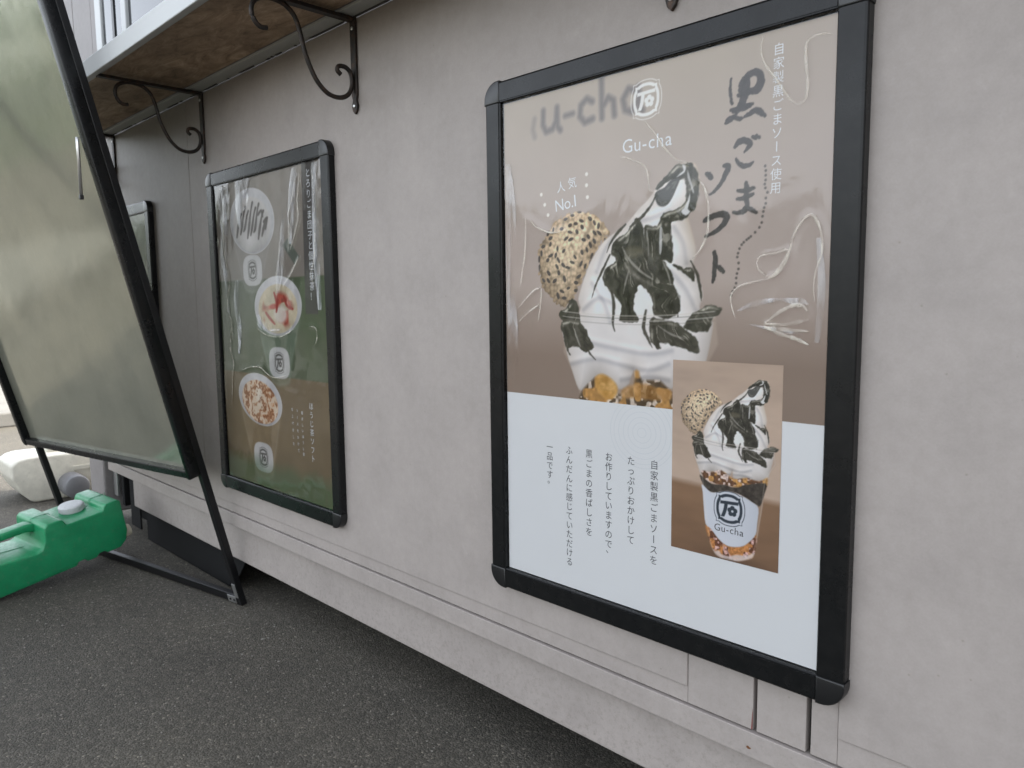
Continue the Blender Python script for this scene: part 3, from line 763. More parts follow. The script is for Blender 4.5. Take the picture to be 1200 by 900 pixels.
def paint_sundae(img, X, Z, soft=1.0, deep=False):
    """the soft-serve picture in poster millimetres; deep also paints the lower cup"""
    S = lambda k, sm=3: sdf(ART[k], X, Z, sm)
    f1 = fbm(X, Z, 40, 21); f2 = fbm(X, Z, 14, 31); f3 = vnoise(X, Z, 5, 41)
    cup = S('cup', 2)
    if deep:
        over(img, msk(cup, 2) * 0.55, (150, 135, 125))
        sh = np.exp(-(((X - 300) / 120) ** 2 + ((Z - 85) / 25) ** 2)); over(img, sh * 0.5, (70, 55, 45))
    else:
        over(img, msk(cup, 2) * 0.35, (175, 165, 155))
    # sesame ball
    b = S('ball')
    rim = np.clip(-b / 30, 0, 1)
    ballc = np.stack([166 + 36 * rim, 153 + 38 * rim, 136 + 38 * rim], -1) * (0.90 + 0.2 * (f2 * 0.5 + f3 * 0.5))[..., None]
    lightx = np.clip((X - 80) / 160, 0, 1) * 0.10 + np.clip((Z - 480) / 150, 0, 1) * 0.12
    ballc *= (0.84 + lightx)[..., None] * np.array([1.0, 0.97, 0.93])
    ripple = vnoise(X, Z, 4.0, 77)
    ballc *= (0.93 + 0.16 * ripple)[..., None]
    wl = np.full(X.shape, 99.0)
    for x, z in GRAINS:
        k = (np.abs(X - x) < 8) & (np.abs(Z - z) < 8)
        if k.any():
            wl[k] = np.minimum(wl[k], np.hypot(X[k] - x, Z[k] - z))
    ballc *= (1.07 - 0.30 * np.clip((wl - 1.5) / 4.5, 0, 1))[..., None]
    gx, gz = np.gradient(b); gl = np.hypot(gx, gz) + 1e-6; lam = (gx * .35 + gz * .9) / gl
    ballc *= (1 + 0.16 * lam * np.exp(b / 26) * (b < 0))[..., None]
    over(img, msk(b + (f3 - .5) * 7 + np.clip(wl - 3, -2, 2), 1.3 * soft), ballc)
    sm = np.zeros(X.shape)
    for x, z, a, l, w in SEEDS:
        k = (np.abs(X - x) < 9) & (np.abs(Z - z) < 9)
        if k.any():
            dx, dz = X[k] - x, Z[k] - z
            u = dx * np.cos(a) + dz * np.sin(a); v = -dx * np.sin(a) + dz * np.cos(a)
            sm[k] = np.maximum(sm[k], np.clip((1.15 - np.sqrt((u / l) ** 2 + (v / w) ** 2)) / 0.35, 0, 1))
    over(img, sm * msk(b - 1, 2) * 0.85, (66, 64, 66))
    # cream
    c = S('cream')
    e = np.clip(-c / 34, 0, 1) ** 0.7
    warm = np.clip((X - 330) / 60, 0, 1) * np.clip((Z - 520) / 60, 0, 1)
    gx, gz = np.gradient(c); gl = np.hypot(gx, gz) + 1e-6; lam = (-gx * .55 + gz * .83) / gl
    cc = np.stack([182 + 30 * e, 179 + 34 * e, 178 + 39 * e], -1)
    cc += (lam * np.exp(c / 16) * (c < 0) * 15)[..., None]
    cc = cc * (0.95 + 0.09 * f1)[..., None]
    cc[..., 2] -= 20 * warm * (1 - e); cc[..., 1] -= 8 * warm * (1 - e)
    # soft folds of the swirl: a dark crease with a pale lip above it
    for fo in ART['folds']:
        pts = [tuple(q) for q in catmull([(a, b_, 0) for a, b_ in fo], 4)]
        df = stroke_d(pts, X, Z, 26); du = stroke_d([(a, b_ + 7, 0) for a, b_, _ in pts], X, Z, 26)
        cc -= (np.exp(-(np.clip(df, 0, None) / 4.5) ** 2) * 26)[..., None] * np.array([1.0, 0.97, 0.88])
        cc += (np.exp(-(np.clip(du, 0, None) / 5.0) ** 2) * 10)[..., None]
    incup = msk(Z - 462, 6)
    cc -= (incup * 9)[..., None]
    over(img, msk(c, 1.6 * soft), cc)
    # sauce
    for k, sm_ in (('sauce', 3), ('tipdark', 3), ('lump', 3), ('leftdrip', 3), ('leftdrip2', 2), ('rightdrip', 3), ('rim', 3)):
        s = S(k, sm_)
        if k == 'tipdark':
            pass
        ins = np.clip(-s / 9, 0, 1)
        dark = np.array([58., 58., 51.]) if k not in ('leftdrip', 'leftdrip2', 'rightdrip', 'rim') else np.array([64., 64., 57.])
        col = dark + ((f2 - 0.5) * 40 + (1 - ins) * 12)[..., None]
        gx, gz = np.gradient(s); gl = np.hypot(gx, gz) + 1e-6; lam = (-gx * .6 + gz * .8) / gl
        wob = (f1 - .5) * 60
        n_a = (X * .93 + Z * .37 + wob); n_b = (-X * .37 + Z * .93 + wob)
        strk = vnoise(n_a * 3.2, n_b * .55, 15, 91); strk2 = vnoise(n_a * 5.0, n_b * .6, 14, 93)
        col = col + ((strk - .5) * 26 * ins)[..., None]
        col = col + (np.clip((strk2 - .70) * 5, 0, 1) * ins * np.clip((f2 - .38) * 5, 0, 1) * 62)[..., None]
        gloss = np.clip(lam, 0, 1) ** 2 * np.exp(-((s + 4.5) / 2.0) ** 2) * np.clip((f2 - .40) * 5, 0, 1)
        col = col + (gloss * 95)[..., None] - (np.clip(-lam, 0, 1) * np.exp(-((s + 2.5) / 2.5) ** 2) * 10)[..., None]
        col = np.clip(col, 25, 215) * (0.80 if deep else 1.0)
        s = s + (f3 - .5) * 2.4 + (f2 - .5) * 5.0
        over(img, msk(s, 1.1 * soft), col)
    # thin running drips and cream showing through the sauce
    for st in ([(232, 556, 1.0), (222, 540, 2.2), (205, 512, 1.6), (196, 490, .6)], [(262, 600, 1.5), (246, 588, 2.6), (232, 572, 1.2), (226, 560, .4)], [(322, 520, 2.5), (340, 500, 3.2), (352, 478, 2.2), (356, 462, .8)],
               [(376, 540, 1.0), (386, 522, 2.4), (392, 500, 2.0), (394, 484, .6)], [(236, 500, 2.0), (240, 478, 3.0), (238, 452, 2.0), (242, 438, .6)], [(300, 470, 2.0), (296, 446, 3.2), (304, 428, 2.4), (312, 415, .6)],
               [(180, 420, 1.2), (192, 402, 2.0), (204, 392, .6)], [(352, 430, 2.0), (372, 418, 3.0), (388, 416, .8)], [(318, 640, .6), (306, 622, 1.8), (288, 606, 2.6), (270, 596, 1.0)]):
        q = [tuple(p_) for p_ in catmull(st, 5)]
        over(img, msk(stroke_d(q, X, Z, 14) + (f3 - .5) * 1.2, 1.0 * soft) * .92, np.array([62., 61., 55.]) * (.85 + .3 * f2)[..., None] * (0.8 if deep else 1))
    for st in ([(256, 566, .6), (268, 548, 1.6), (288, 530, 1.8), (312, 516, .6)], [(300, 588, .4), (303, 570, 1.2), (304, 552, .5)], [(330, 540, .5), (338, 524, 1.3), (343, 508, .4)], [(268, 530, .4), (262, 512, 1.2), (258, 496, .4)],
               [(322, 448, .4), (344, 436, 1.2), (368, 430, .5)], [(160, 440, .4), (166, 424, 1.2), (172, 412, .4)]):
        q = [tuple(p_) for p_ in catmull(st, 5)]
        over(img, msk(stroke_d(q, X, Z, 10) + (f3 - .5) * 1.0, 1.2 * soft) * .62, (168, 168, 166))
    w = np.array([200., 205., 211.])
    over(img, msk(S('tipleaf'), 1.1) * 1.0, (70, 72, 72))
    tl = S('tipleaf'); over(img, np.clip(1 - np.abs(tl + 5) / 3, 0, 1) * msk(tl, 1) * (f3 > 0.55) * 0.35, (150, 152, 152))
    for k, al in (('tipwhite', .95), ('tipwhite2', .9), ('tiphl', .7), ('tiphl2', .75)):
        over(img, msk(S(k, 2), 1.0) * al, w)
    over(img, msk(S('saucehl', 3), 2.5) * 0.45 * (0.5 + f3), (165, 163, 158))
    over(img, msk(S('sauceol', 3), 4) * 0.5, (120, 116, 100))
    # cup rim: thin bright and dark rings
    for dz, al, col in ((0, .5, (190, 190, 188)), (-4, .35, (90, 88, 82)), (-8, .45, (196, 196, 196)), (-13, .25, (110, 106, 100))):
        yc = 462 + dz + 7 * ((X - 275) / 140) ** 2
        line = np.clip(1.4 - np.abs(Z - yc) / 1.1, 0, 1) * msk(np.abs(X - 275) - 141, 2)
        over(img, line * al, col)
    if not deep:
        fl = S('flake', 2)
        cell = vnoise(X, Z, 13, 61); cell2 = vnoise(X, Z, 6, 62)
        w1 = np.clip((cell - .5) * 8, 0, 1)[..., None]; w2 = np.clip((cell2 - .55) * 7, 0, 1)[..., None]
        fc = w1 * np.array([158., 122., 74.]) + (1 - w1) * (w2 * np.array([184., 174., 165.]) + (1 - w2) * np.array([78., 66., 52.]))
        fc = fc * (0.85 + 0.3 * f3)[..., None]
        over(img, msk(fl, 2.5), fc)
        over(img, msk(S('amber'), 2.5) * .9, np.array([176., 138., 78.]) + ((f2 - .5) * 70)[..., None])
        over(img, msk(S('amber2'), 2.5) * .75, np.array([152., 116., 70.]) + ((f2 - .5) * 100)[..., None])
    else:
        cell = vnoise(X, Z, 17, 61); cell2 = vnoise(X, Z, 9, 62)
        w1 = np.clip((cell - .45) * 8, 0, 1)[..., None]; w2 = np.clip((cell2 - .5) * 7, 0, 1)[..., None]
        fc = w1 * np.array([166., 128., 78.]) + (1 - w1) * (w2 * np.array([186., 170., 166.]) + (1 - w2) * np.array([92., 66., 48.]))
        fc = fc * (0.8 + 0.4 * f3)[..., None]
        over(img, msk(S('flakeup'), 3), fc)
        over(img, msk(S('band'), 2), np.array([60., 56., 52.]) + ((f2 - .5) * 50)[..., None])
        over(img, msk(S('flakelow'), 3), fc * np.array([1.0, .9, .9]))
        over(img, msk(S('milk'), 3) * .8, (196, 190, 196))
        lab = S('label')
        lc = np.array([186., 194., 208.]) - (np.clip((X - 300) / 90, 0, 1) * 14)[..., None]
        over(img, msk(lab, 2), lc)
        edge = np.clip(1 - np.abs(cup + 3) / 3, 0, 1); over(img, edge * .3, (200, 195, 190))
    return img

def emblem(img, X, Z, cx, cz, s, col, soft=0.7, alpha=1.0, back=None):
    """rounded shield with a stone character whose mouth is a flower; s = half height in mm"""
    u = (X - cx) / s; v = (Z - cz) / s
    k = soft / s
    def ring(r):
        # rounded barrel with four small cusps on the diagonals
        U, V = np.abs(u / r) / 0.90, np.abs(v / r) / 0.93
        return ((U ** 2.4 + V ** 2.4 + 1e-9) ** (1 / 2.4) - 1.0) * 0.9 * r - 0.10 * r * np.exp(-((U - V) / 0.11) ** 2)
    m = np.zeros(X.shape)
    o = ring(1.17); m = np.maximum(m, np.clip(0.5 - (np.abs(o) - 0.022) / (2 * k), 0, 1))
    o = ring(1.0); i_ = ring(0.80)
    m = np.maximum(m, np.clip(0.5 - np.maximum(o, -i_) / (2 * k), 0, 1))
    top = np.maximum(np.abs(v - 0.38 - 0.05 * u) - 0.10, np.abs(u) - 0.62)
    stem = np.abs(u + 0.22 + 0.28 * (0.4 - v) ** 2 * 0.9) - 0.12
    stem = np.maximum(stem, np.abs(v + 0.10) - 0.46)
    m = np.maximum(m, np.clip(0.5 - np.minimum(top, stem) / (2 * k), 0, 1))
    fl = np.full(X.shape, 9.0)
    for q in range(5):
        a = math.pi / 2 + q * 2 * math.pi / 5
        fl = np.minimum(fl, np.hypot(u - 0.22 - 0.19 * math.cos(a), v + 0.12 - 0.19 * math.sin(a)) - 0.16)
    fl = np.maximum(fl, 0.075 - np.hypot(u - 0.22, v + 0.12))
    m = np.maximum(m, np.clip(0.5 - fl / (2 * k), 0, 1))
    over(img, m * alpha, col)

def paint_main(X, Z):
    img = np.zeros(X.shape + (3,))
    t = np.clip((Z - 325) / 500, 0, 1); h = np.clip(X / 576, 0, 1)
    img[:] = np.array([124., 112., 104.])
    over(img, np.clip((Z - 395) / 120, 0, 1), np.array([162., 153., 150.]))
    over(img, np.clip((Z - 600) / 220, 0, 1) * .8, np.array([158., 152., 141.]))
    over(img, np.clip((X - 420) / 200, 0, 1) * np.clip((Z - 420) / 80, 0, 1) * 0.5, (150, 143, 141))
    n = fbm(X, Z, 120, 3); img *= (0.97 + 0.06 * n)[..., None]
    # blurred shop sign in the background of the picture
    def letter(strokes, al=.78):
        dmin = np.full(X.shape, 40.0)
        for S in strokes:
            dmin = np.minimum(dmin, stroke_d(S, X, Z, 30))
        over(img, np.clip(0.5 - dmin / 7.0, 0, 1) * al, (96, 94, 96))
    w = 5.0
    letter([[(74, 786, w), (70, 770, w), (74, 758, w)]], .35)
    letter([[(94, 796, w), (93, 774, w), (100, 762, w), (114, 764, w), (122, 776, w), (124, 796, w)], [(124, 796, w), (125, 766, w), (131, 760, w)]])
    letter([[(141, 780, 4), (158, 781, 4)]])
    letter([[(197, 792, w), (186, 798, w), (174, 790, w), (172, 774, w), (182, 763, w), (198, 766, w)]])
    letter([[(215, 824, w), (216, 764, w)], [(217, 780, w), (228, 792, w), (238, 786, w), (240, 764, w)]])
    letter([[(280, 792, w), (266, 797, w), (256, 784, w), (260, 768, w), (272, 763, w), (282, 776, w)], [(284, 796, w), (285, 768, w), (291, 762, w)]])
    paint_sundae(img, X, Z)
    # brush title
    for S in ART['title']:
        pts = catmull([(a, b, c) for a, b, c in S], 4) if len(S) > 2 else [Vector(q) for q in S]
        sd_ = stroke_d([tuple(q) for q in pts], X, Z, 14)
        sd_ = sd_ - 0.9 + (vnoise(X, Z, 2.5, 8) - .5) * 1.2
        over(img, msk(sd_, .7) * .95, (64, 63, 64))
    for x, z in ART['dots']:
        over(img, np.clip(2.4 - np.hypot(X - x, Z - z), 0, 1) * .85, (78, 76, 76))
    for x, z in ((88, 662.4), (95.6, 645), (103.1, 627.6), (185.4, 683.7), (185.4, 666.6), (187.1, 648)):
        over(img, np.clip(3.6 - np.hypot(X - x, Z - z), 0, 1), (206, 206, 204))
    emblem(img, X, Z, 297.5, 776, 25.5, (208, 213, 216), .7, .95)
    return img

def paint_inset_at(X, Z):
    # X, Z in poster mm of the inset; the same picture at 0.439 scale
    c, s_, tx, tz = 0.4388, -0.0165, 318.864, 86.632
    dd = c * c + s_ * s_
    px, pz = X - tx, Z - tz
    U = (c * px + s_ * pz) / dd; V = (-s_ * px + c * pz) / dd
    img = np.zeros(X.shape + (3,))
    img[:] = np.array([168., 152., 140.])
    over(img, np.clip((Z - 300) / 100, 0, 1) * .6, (158, 143, 132))
    over(img, msk(Z - 222 + (X - 350) * .05, 5), np.array([122., 98., 78.]))
    over(img, msk(Z - 175, 45) * .55, np.array([104., 82., 65.]))
    img *= (0.94 + 0.12 * fbm(X, Z * 3, 60, 13))[..., None]
    paint_sundae(img, U, V, 1.6, deep=True)
    emblem(img, X, Z, 443.5, 193.5, 22.5, (46, 55, 66), .5)
    return img

def paint_small(X, Z):
    img = np.zeros(X.shape + (3,))
    img[:] = np.array([106., 103., 99.])
    over(img, np.clip((Z - 560) / 270, 0, 1) * .6, (118, 115, 110))
    over(img, msk(Z - 560, 2), np.array([66., 75., 60.]))
    over(img, msk(Z - 560, 2) * np.clip((X - 380) / 100, 0, 1) * .5, (62, 76, 54))
    over(img, msk(Z - 308, 2), np.array([92., 82., 64.]))
    over(img, msk(Z - 60, 60) * .7, np.array([84., 76., 58.]))
    img *= (0.93 + 0.14 * fbm(X, Z, 70, 17))[..., None]
    f2 = fbm(X, Z, 22, 5); f3 = fbm(X, Z, 9, 6)
    # three cups with round rims, seen from above at a slant, an emblem on the side of each
    def cup(cx, cz, rx, rz, tilt, ecx, ecz, body, fill):
        side = sdf([(cx - rx * .96, cz - 5), (cx - rx * .5, cz + 10), (cx + rx * .6, cz + 8), (cx + rx * .95, cz - 10), (ecx + 62, ecz - 10), (ecx + 46, ecz - 52), (ecx - 30, ecz - 58), (ecx - 62, ecz - 20)], X, Z, 3)
        bcol = np.array(body) * (0.86 + .28 * f2)[..., None]
        over(img, msk(side, 7) * .42, bcol)
        e_ = np.clip(1 - np.abs(side + 4) / 6, 0, 1); over(img, e_ * .12, (150, 153, 155))
        ca, sa = math.cos(tilt), math.sin(tilt)
        u = ((X - cx) * ca + (Z - cz) * sa) / rx; v = (-(X - cx) * sa + (Z - cz) * ca) / rz
        r = np.hypot(u, v)
        ring = np.array([150., 153., 159.]) * (0.90 + .18 * f2 + .10 * v)[..., None]
        over(img, np.clip((1 - r) * rx / 3, 0, 1), ring)
        over(img, np.clip(1 - np.abs(r - .985) * rx / 3, 0, 1) * .5, (184, 187, 192))
        v2 = v + .10
        r2 = np.hypot(u, v2)
        fill(u, v2, np.clip((.84 - r2) * rx / 4, 0, 1))
        e = (np.abs((X - ecx) / 56) ** 3 + np.abs((Z - ecz) / 42) ** 3) ** (1 / 3.)
        over(img, np.clip((1 - e) * 14, 0, 1) * .9, np.array([158., 161., 166.]) * (.94 + .12 * f2)[..., None])
        emblem(img, X, Z, ecx, ecz, 25, (58, 58, 56), 1.3, .9)
    def drizzle(u, v, m, pts_list, col, w):
        for pts in pts_list:
            q = [tuple(p_) for p_ in catmull([(a, b_, w_) for a, b_, w_ in pts], 4)]
            over(img, m * np.clip(0.5 - stroke_d(q, u, v, .3) / .04, 0, 1) * .92, col)
    def fill1(u, v, m):
        over(img, m, np.array([152., 153., 155.]) * (.88 + .2 * f2 + .12 * v)[..., None])
        over(img, m * np.clip(1 - np.hypot(u + .1, v + .45) / .5, 0, 1), (172, 174, 178))
        S = []
        for k_, x0_ in enumerate((-.62, -.44, -.30, -.12, .02, .16, .36, .52)):
            h_ = (.30, .52, .40, .66, .5, .62, .42, .22)[k_]
            S.append([(x0_ - .04, -.42 + .1 * (k_ % 3), .028), (x0_ + .02, -.1, .05), (x0_ + .10, h_ * .6, .03), (x0_ + .17, h_, .04)])
        S.append([(.3, .3, .04), (.44, .42, .04), (.5, .25, .03)]); S.append([(.56, .1, .05), (.68, .2, .04), (.62, -.1, .04)])
        drizzle(u, v, m, S, (54, 50, 48), .04)
    def fill2(u, v, m):
        over(img, m, np.array([158., 152., 134.]) * (.86 + .28 * f2)[..., None])
        blob = np.clip((vnoise(u * 30 + 50, v * 30 + 50, 7.5, 71) - .46) * 7, 0, 1) * np.clip((.72 - np.hypot(u, v + .08)) * 6, 0, 1)
        over(img, m * blob * .92, np.array([128., 56., 46.]) * (.7 + .6 * f3)[..., None])
        pk = np.clip(1 - np.hypot((u - .12) / .34, (v + .2) / .36), 0, 1); over(img, m * np.clip(pk * 2.5, 0, 1) * .85, (178, 177, 174))
        drizzle(u, v, m, [[(-.1, .55, .03), (0, .2, .06), (-.05, -.1, .03)], [(.3, .4, .03), (.4, .1, .05), (.62, -.05, .04)], [(-.5, -.1, .04), (-.3, -.35, .05), (-.15, -.5, .03)]], (120, 46, 40), .04)
    def fill3(u, v, m):
        over(img, m, np.array([150., 118., 92.]) * (.8 + .4 * f2)[..., None])
        sw = np.sin(np.hypot(u + .05, v * .7 + .05) * 13 + 1.0 * np.arctan2(v + .05, u + .05) + 13 * f2 + 5 * f3)
        over(img, m * np.clip(sw * 1.5 + .2, 0, 1) * .85, (178, 170, 158))
        over(img, m * np.clip(1.6 - np.hypot((u + .02) / .16, (v - .25) / .4) * 1.3, 0, 1), (182, 177, 168))
        over(img, m * np.clip(-sw * 2 - .9, 0, 1) * .8, (104, 66, 44))
    cup(212, 712, 126, 86, -.10, 206, 584, (112, 112, 112), fill1)
    cup(332, 490, 124, 76, .04, 330, 344, (104, 122, 112), fill2)
    cup(212, 240, 124, 70, -.10, 219, 82, (124, 112, 92), fill3)
    over(img, np.clip((70 - Z + 30 * fbm(X, Z, 60, 88)) / 40, 0, 1) * .5, np.array([58., 84., 62.]))  # green tank's reflection painted into the foot of the print
    over(img, msk(np.maximum(np.abs(X - 508 + (Z - 800) * -.02) - 29, -(Z - 470)), 2) * .92, np.array([62., 62., 62.]))
    q = sdf([(372, 640), (400, 655), (452, 610), (430, 588)], X, Z, 1); over(img, msk(q, 2) * .6, (52, 66, 60))
    return img

def paint_third(X, Z):
    img = np.zeros(X.shape + (3,))
    img[:] = np.array([204., 207., 212.])
    over(img, msk(Z - 560 - 60 * np.sin(X / 90), 30), np.array([150., 140., 122.]))
    over(img, msk(Z - 300, 3), np.array([110., 118., 90.]))
    for cx, cz, r in ((190, 430, 110), (400, 250, 90), (180, 130, 80)):
        over(img, np.clip((r - np.hypot(X - cx, Z - cz)) / 4, 0, 1), np.array([188., 184., 178.]) * (.9 + .2 * fbm(X, Z, 25, 9))[..., None])
    return img

# ------------------------------------------------------------------ lettering
_gl = {}
def glyph(ch):
    if ch not in _gl:
        cu = bpy.data.curves.new('t', 'FONT')
        cu.body = ch
        cu.size = 1.0
        cu.resolution_u = 3
        cu.align_x = 'LEFT'
        o = bpy.data.objects.new('t', cu)
        COL.objects.link(o)
        dg = bpy.context.evaluated_depsgraph_get()
        me = bpy.data.meshes.new_from_object(o.evaluated_get(dg))
        v = np.empty(len(me.vertices) * 3, np.float32); me.vertices.foreach_get('co', v)
        v = v.reshape(-1, 3)[:, :2].astype(float)
        f = [tuple(p.vertices) for p in me.polygons]
        bpy.data.objects.remove(o); bpy.data.curves.remove(cu); bpy.data.meshes.remove(me)
        _gl[ch] = (v, f)
    return _gl[ch]

def text_mesh(name, items, place, depth, material, parent):
    """items: (char, cx, cz, size, rot, mode) with cx, cz the centre of the character cell in mm"""
    V, F = [], []
    for ch, cx, cz, size, rot in items:
        v, f = glyph(ch)
        if len(v) == 0:
            continue
        if ord(ch) > 0x2fff:                       # full-width cell: 1 em square, baseline at 0.12
            w = v - np.array([0.5, 0.38])
            if ch in '、。':
                w = v - np.array([-0.12, -0.22]) - np.array([0.5, 0.38]) + np.array([0.0, 0.05])
                w = w + np.array([0.0, 0.15])
        else:
            w = v - (v.min(0) + v.max(0)) / 2
        if rot:
            c, s_ = math.cos(rot), math.sin(rot)
            w = np.stack([w[:, 0] * c - w[:, 1] * s_, w[:, 0] * s_ + w[:, 1] * c], -1)
        w = w * size + np.array([cx, cz])
        b = len(V)
        V += [(place[0] + x / 1000, place[1] + depth, place[2] + z / 1000) for x, z in w]
        F += [tuple(b + i for i in q) for q in f]
    return link(name, pydata(V, F), material, parent)

def column(s, cx, z_top, z_bot, size):
    n = len(s)
    pitch = (z_top - z_bot) / n
    out = []
    for i, ch in enumerate(s):
        out.append((ch, cx, z_top - pitch * (i + 0.5), size, -math.pi / 2 if ch == 'ー' else 0))
    return out

def word(s, x0, zc, size, slope=0.0, track=1.0):
    """latin word from its glyph widths, baseline kept"""
    out_v, out = [], []
    x = x0
    for ch in s:
        if ch == ' ':
            x += size * .3; continue
        v, f = glyph(ch)
        lo, hi = v.min(0), v.max(0)
        w = (hi[0] - lo[0]) * size
        cz = zc + (lo[1] + hi[1]) / 2 * size
        out.append((ch, x + w / 2, cz + slope * (x - x0), size, math.atan(slope)))
        x += w + size * 0.09 * track
    return out

# ------------------------------------------------------------------ poster frames
PW, PH, RW, WALL = 0.576, 0.825, 0.036, 0.0178
def rail_mesh(a, b, inward, x0, z0):
    """rail from point a to b (opening edge, x,z), profile extends outward = -inward"""
    prof = [(0.0, 0.0125), (0.0, 0.0026), (0.0016, 0.0012), (0.0030, 0.0012), (0.0034, 0.0), (0.0322, 0.0), (0.0348, 0.0012), (0.036, 0.0038), (0.036, WALL)]
    V = []
    for (px, pz) in (a, b):
        for r, y in prof:
            V.append((x0 + px - inward[0] * r, y, z0 + pz - inward[1] * r))
    n = len(prof)
    F = [(i, i + 1, n + i + 1, n + i) for i in range(n - 1)] + [(n - 1, 0, n, 2 * n - 1)]
    F += [tuple(range(n)), tuple(range(2 * n - 1, n - 1, -1))]
    bm = bmesh.new()
    bv = [bm.verts.new(v) for v in V]
    for f in F:
        bm.faces.new([bv[i] for i in f])
    return from_bm(bm)

def cap_mesh(cx, cz, sx, sz):
    """corner cap outside opening corner (cx, cz); sx, sz = outward signs"""
    e = 0.0372
    pts = [(0, 0), (e, 0)]
    r = 0.031
    for k in range(9):
        a = (math.pi / 2) * k / 8
        pts.append((e - r + r * math.cos(a), e - r + r * math.sin(a)))
    pts.append((0, e))
    bm = prism_bm([(cx + sx * (u + 0.0003), cz + sz * (v + 0.0003)) for u, v in pts], -0.0012, WALL - 0.0002, lambda u, v, w: (u, w, v), 0.0, 2)
    front = [ed for ed in bm.edges if all(abs(v.co.y + 0.0012) < 1e-6 for v in ed.verts)]
    bmesh.ops.bevel(bm, geom=front, offset=0.0024, segments=3, affect='EDGES', profile=0.5, clamp_overlap=True)
    return from_bm(bm)

def clear_cover(root, x0, z0, creases, amp=1.0, seed=1):
    st = 0.004
    nx, nz = int(PW / st) + 1, int(PH / st) + 1
    xs = np.linspace(0.0006, PW - 0.0006, nx); zs = np.linspace(0.0006, PH - 0.0006, nz)
    X, Z = np.meshgrid(xs, zs, indexing='ij')
    XM, ZM = X * 1000, Z * 1000
    y = 0.0062 + amp * (0.0016 * (vnoise(XM + 500, ZM + 500, 130, seed) - .5) + 0.0014 * (vnoise(XM, ZM * .45, 55, seed + 1) - .5) + 0.0004 * (vnoise(XM, ZM, 24, seed + 2) - .5))
    for c in creases.values():
        pts = catmull([(a, b, 0) for a, b in c], 3)
        dd = stroke_d([(q.x, q.y, 0.0) for q in pts], XM, ZM, 22)
        y -= amp * 0.0006 * np.exp(-(np.clip(dd, 0, None) / 5.0) ** 2)
    V = np.stack([x0 + X.ravel(), y.ravel(), z0 + Z.ravel()], -1)
    i = np.arange(nx * nz).reshape(nx, nz)
    q = np.stack([i[:-1, :-1].ravel(), i[1:, :-1].ravel(), i[1:, 1:].ravel(), i[:-1, 1:].ravel()], -1)
    cov = link('clear_cover', pydata(V.tolist(), q.tolist()), M_COVER, root, smooth=True)
    for k, c in creases.items():
        pts = catmull([(a, b, 0) for a, b in c], 5)
        n = len(pts)
        Vr, Fr = [], []
        rr = random.Random(hash(k) % 1000 if False else ord(k))
        for j, p in enumerate(pts):
            t = pts[min(n - 1, j + 1)] - pts[max(0, j - 1)]
            t.normalize()
            nrm = Vector((-t.y, t.x, 0))
            taper = min(1.0, 0.25 + 3.0 * min(j, n - 1 - j) / n)
            hw = (1.1 + 1.0 * rr.random()) * taper * (1.5 if k in 'fghi' and seed == 1 else 1.0)
            yy = 0.0036
            for s_, dy in ((-1, 0.0004), (0, -0.0003), (1, 0.0004)):
                w = p + nrm * (hw * s_)
                Vr.append((x0 + min(max(w.x, 1.2), PW * 1000 - 1.2) / 1000, yy + dy, z0 + min(max(w.y, 1.2), PH * 1000 - 1.2) / 1000))
        for j in range(n - 1):
            for s_ in (0, 1):
                Fr.append((j * 3 + s_, j * 3 + s_ + 1, j * 3 + 3 + s_ + 1, j * 3 + 3 + s_))
        link('crease', pydata(Vr, Fr), M_GLINT, cov, smooth=True)  # thin ribbons that paint glints along the cover's creases
    return cov

def framed_poster(x0, z0, label):
    root = tag(empty('framed_poster', (x0 + PW / 2, WALL, z0 - RW)), label, 'poster', 'framed posters on the truck wall')
    for a, b, inw in (((0, 0), (0, PH), (1, 0)), ((PW, 0), (PW, PH), (-1, 0)), ((0, 0), (PW, 0), (0, 1)), ((0, PH), (PW, PH), (0, -1))):
        link('rail', rail_mesh(a, b, inw, x0, z0), M_RAIL, root)
    for cx, cz, sx, sz in ((0, 0, -1, -1), (PW, 0, 1, -1), (0, PH, -1, 1), (PW, PH, 1, 1)):
        autosmooth(link('corner_cap', cap_mesh(x0 + cx, z0 + cz, sx, sz), M_CAP, root), 40)
    box('backing_board', x0 + 0.0008, x0 + PW - 0.0008, 0.0132, WALL, z0 + 0.0008, z0 + PH - 0.0008, M_BACK, root)
    return root

# big poster
B0 = (0.0, 0.0, 0.33)
big = framed_poster(B0[0], B0[2], 'large black framed poster of black sesame soft serve, nearest the camera')
paper = box('paper', 0.0012, PW - 0.0012, 0.0098, 0.0128, B0[2] + 0.0012, B0[2] + PH - 0.0012, M_PAPER, big)
print_sheet('picture', 1.5, PW * 1000 - 1.5, 325.4, PH * 1000 - 1.5, 1.05, paint_main, B0, 0.0096, big, 0.012)
print_sheet('inset_picture', 348.8, 517.4, 118.6, 399.0, 0.75, paint_inset_at, B0, 0.0092, big, 0.0)
T = lambda name, items, dep, m: text_mesh(name, items, B0, dep, M_INK[m], big)
for s_, cx, zt, zb in (('自家製黒ごまソースを', 317.4, 246, 81), ('たっぷりおかけして', 274.3, 246, 104), ('お作りしていますので、', 230.7, 246, 72),
                       ('黒ごまの香ばしさを', 190.1, 246, 99), ('ふんだんに感じていただける', 147.5, 246, 38), ('一品です。', 103.4, 246, 166)):
    T('lettering', column(s_, cx, zt, zb, 15.2), 0.0095, 'dark')
T('lettering', column('自家製黒ごまソース使用', 500.2, 808, 619, 16.0), 0.0092, 'white')
T('lettering', word('Gu-cha', 256, 705, 28.5, 0.0, 1.5), 0.0092, 'white')
T('lettering', [('人', 132, 670, 19, .1), ('気', 156, 674, 19, .1)], 0.0092, 'white')
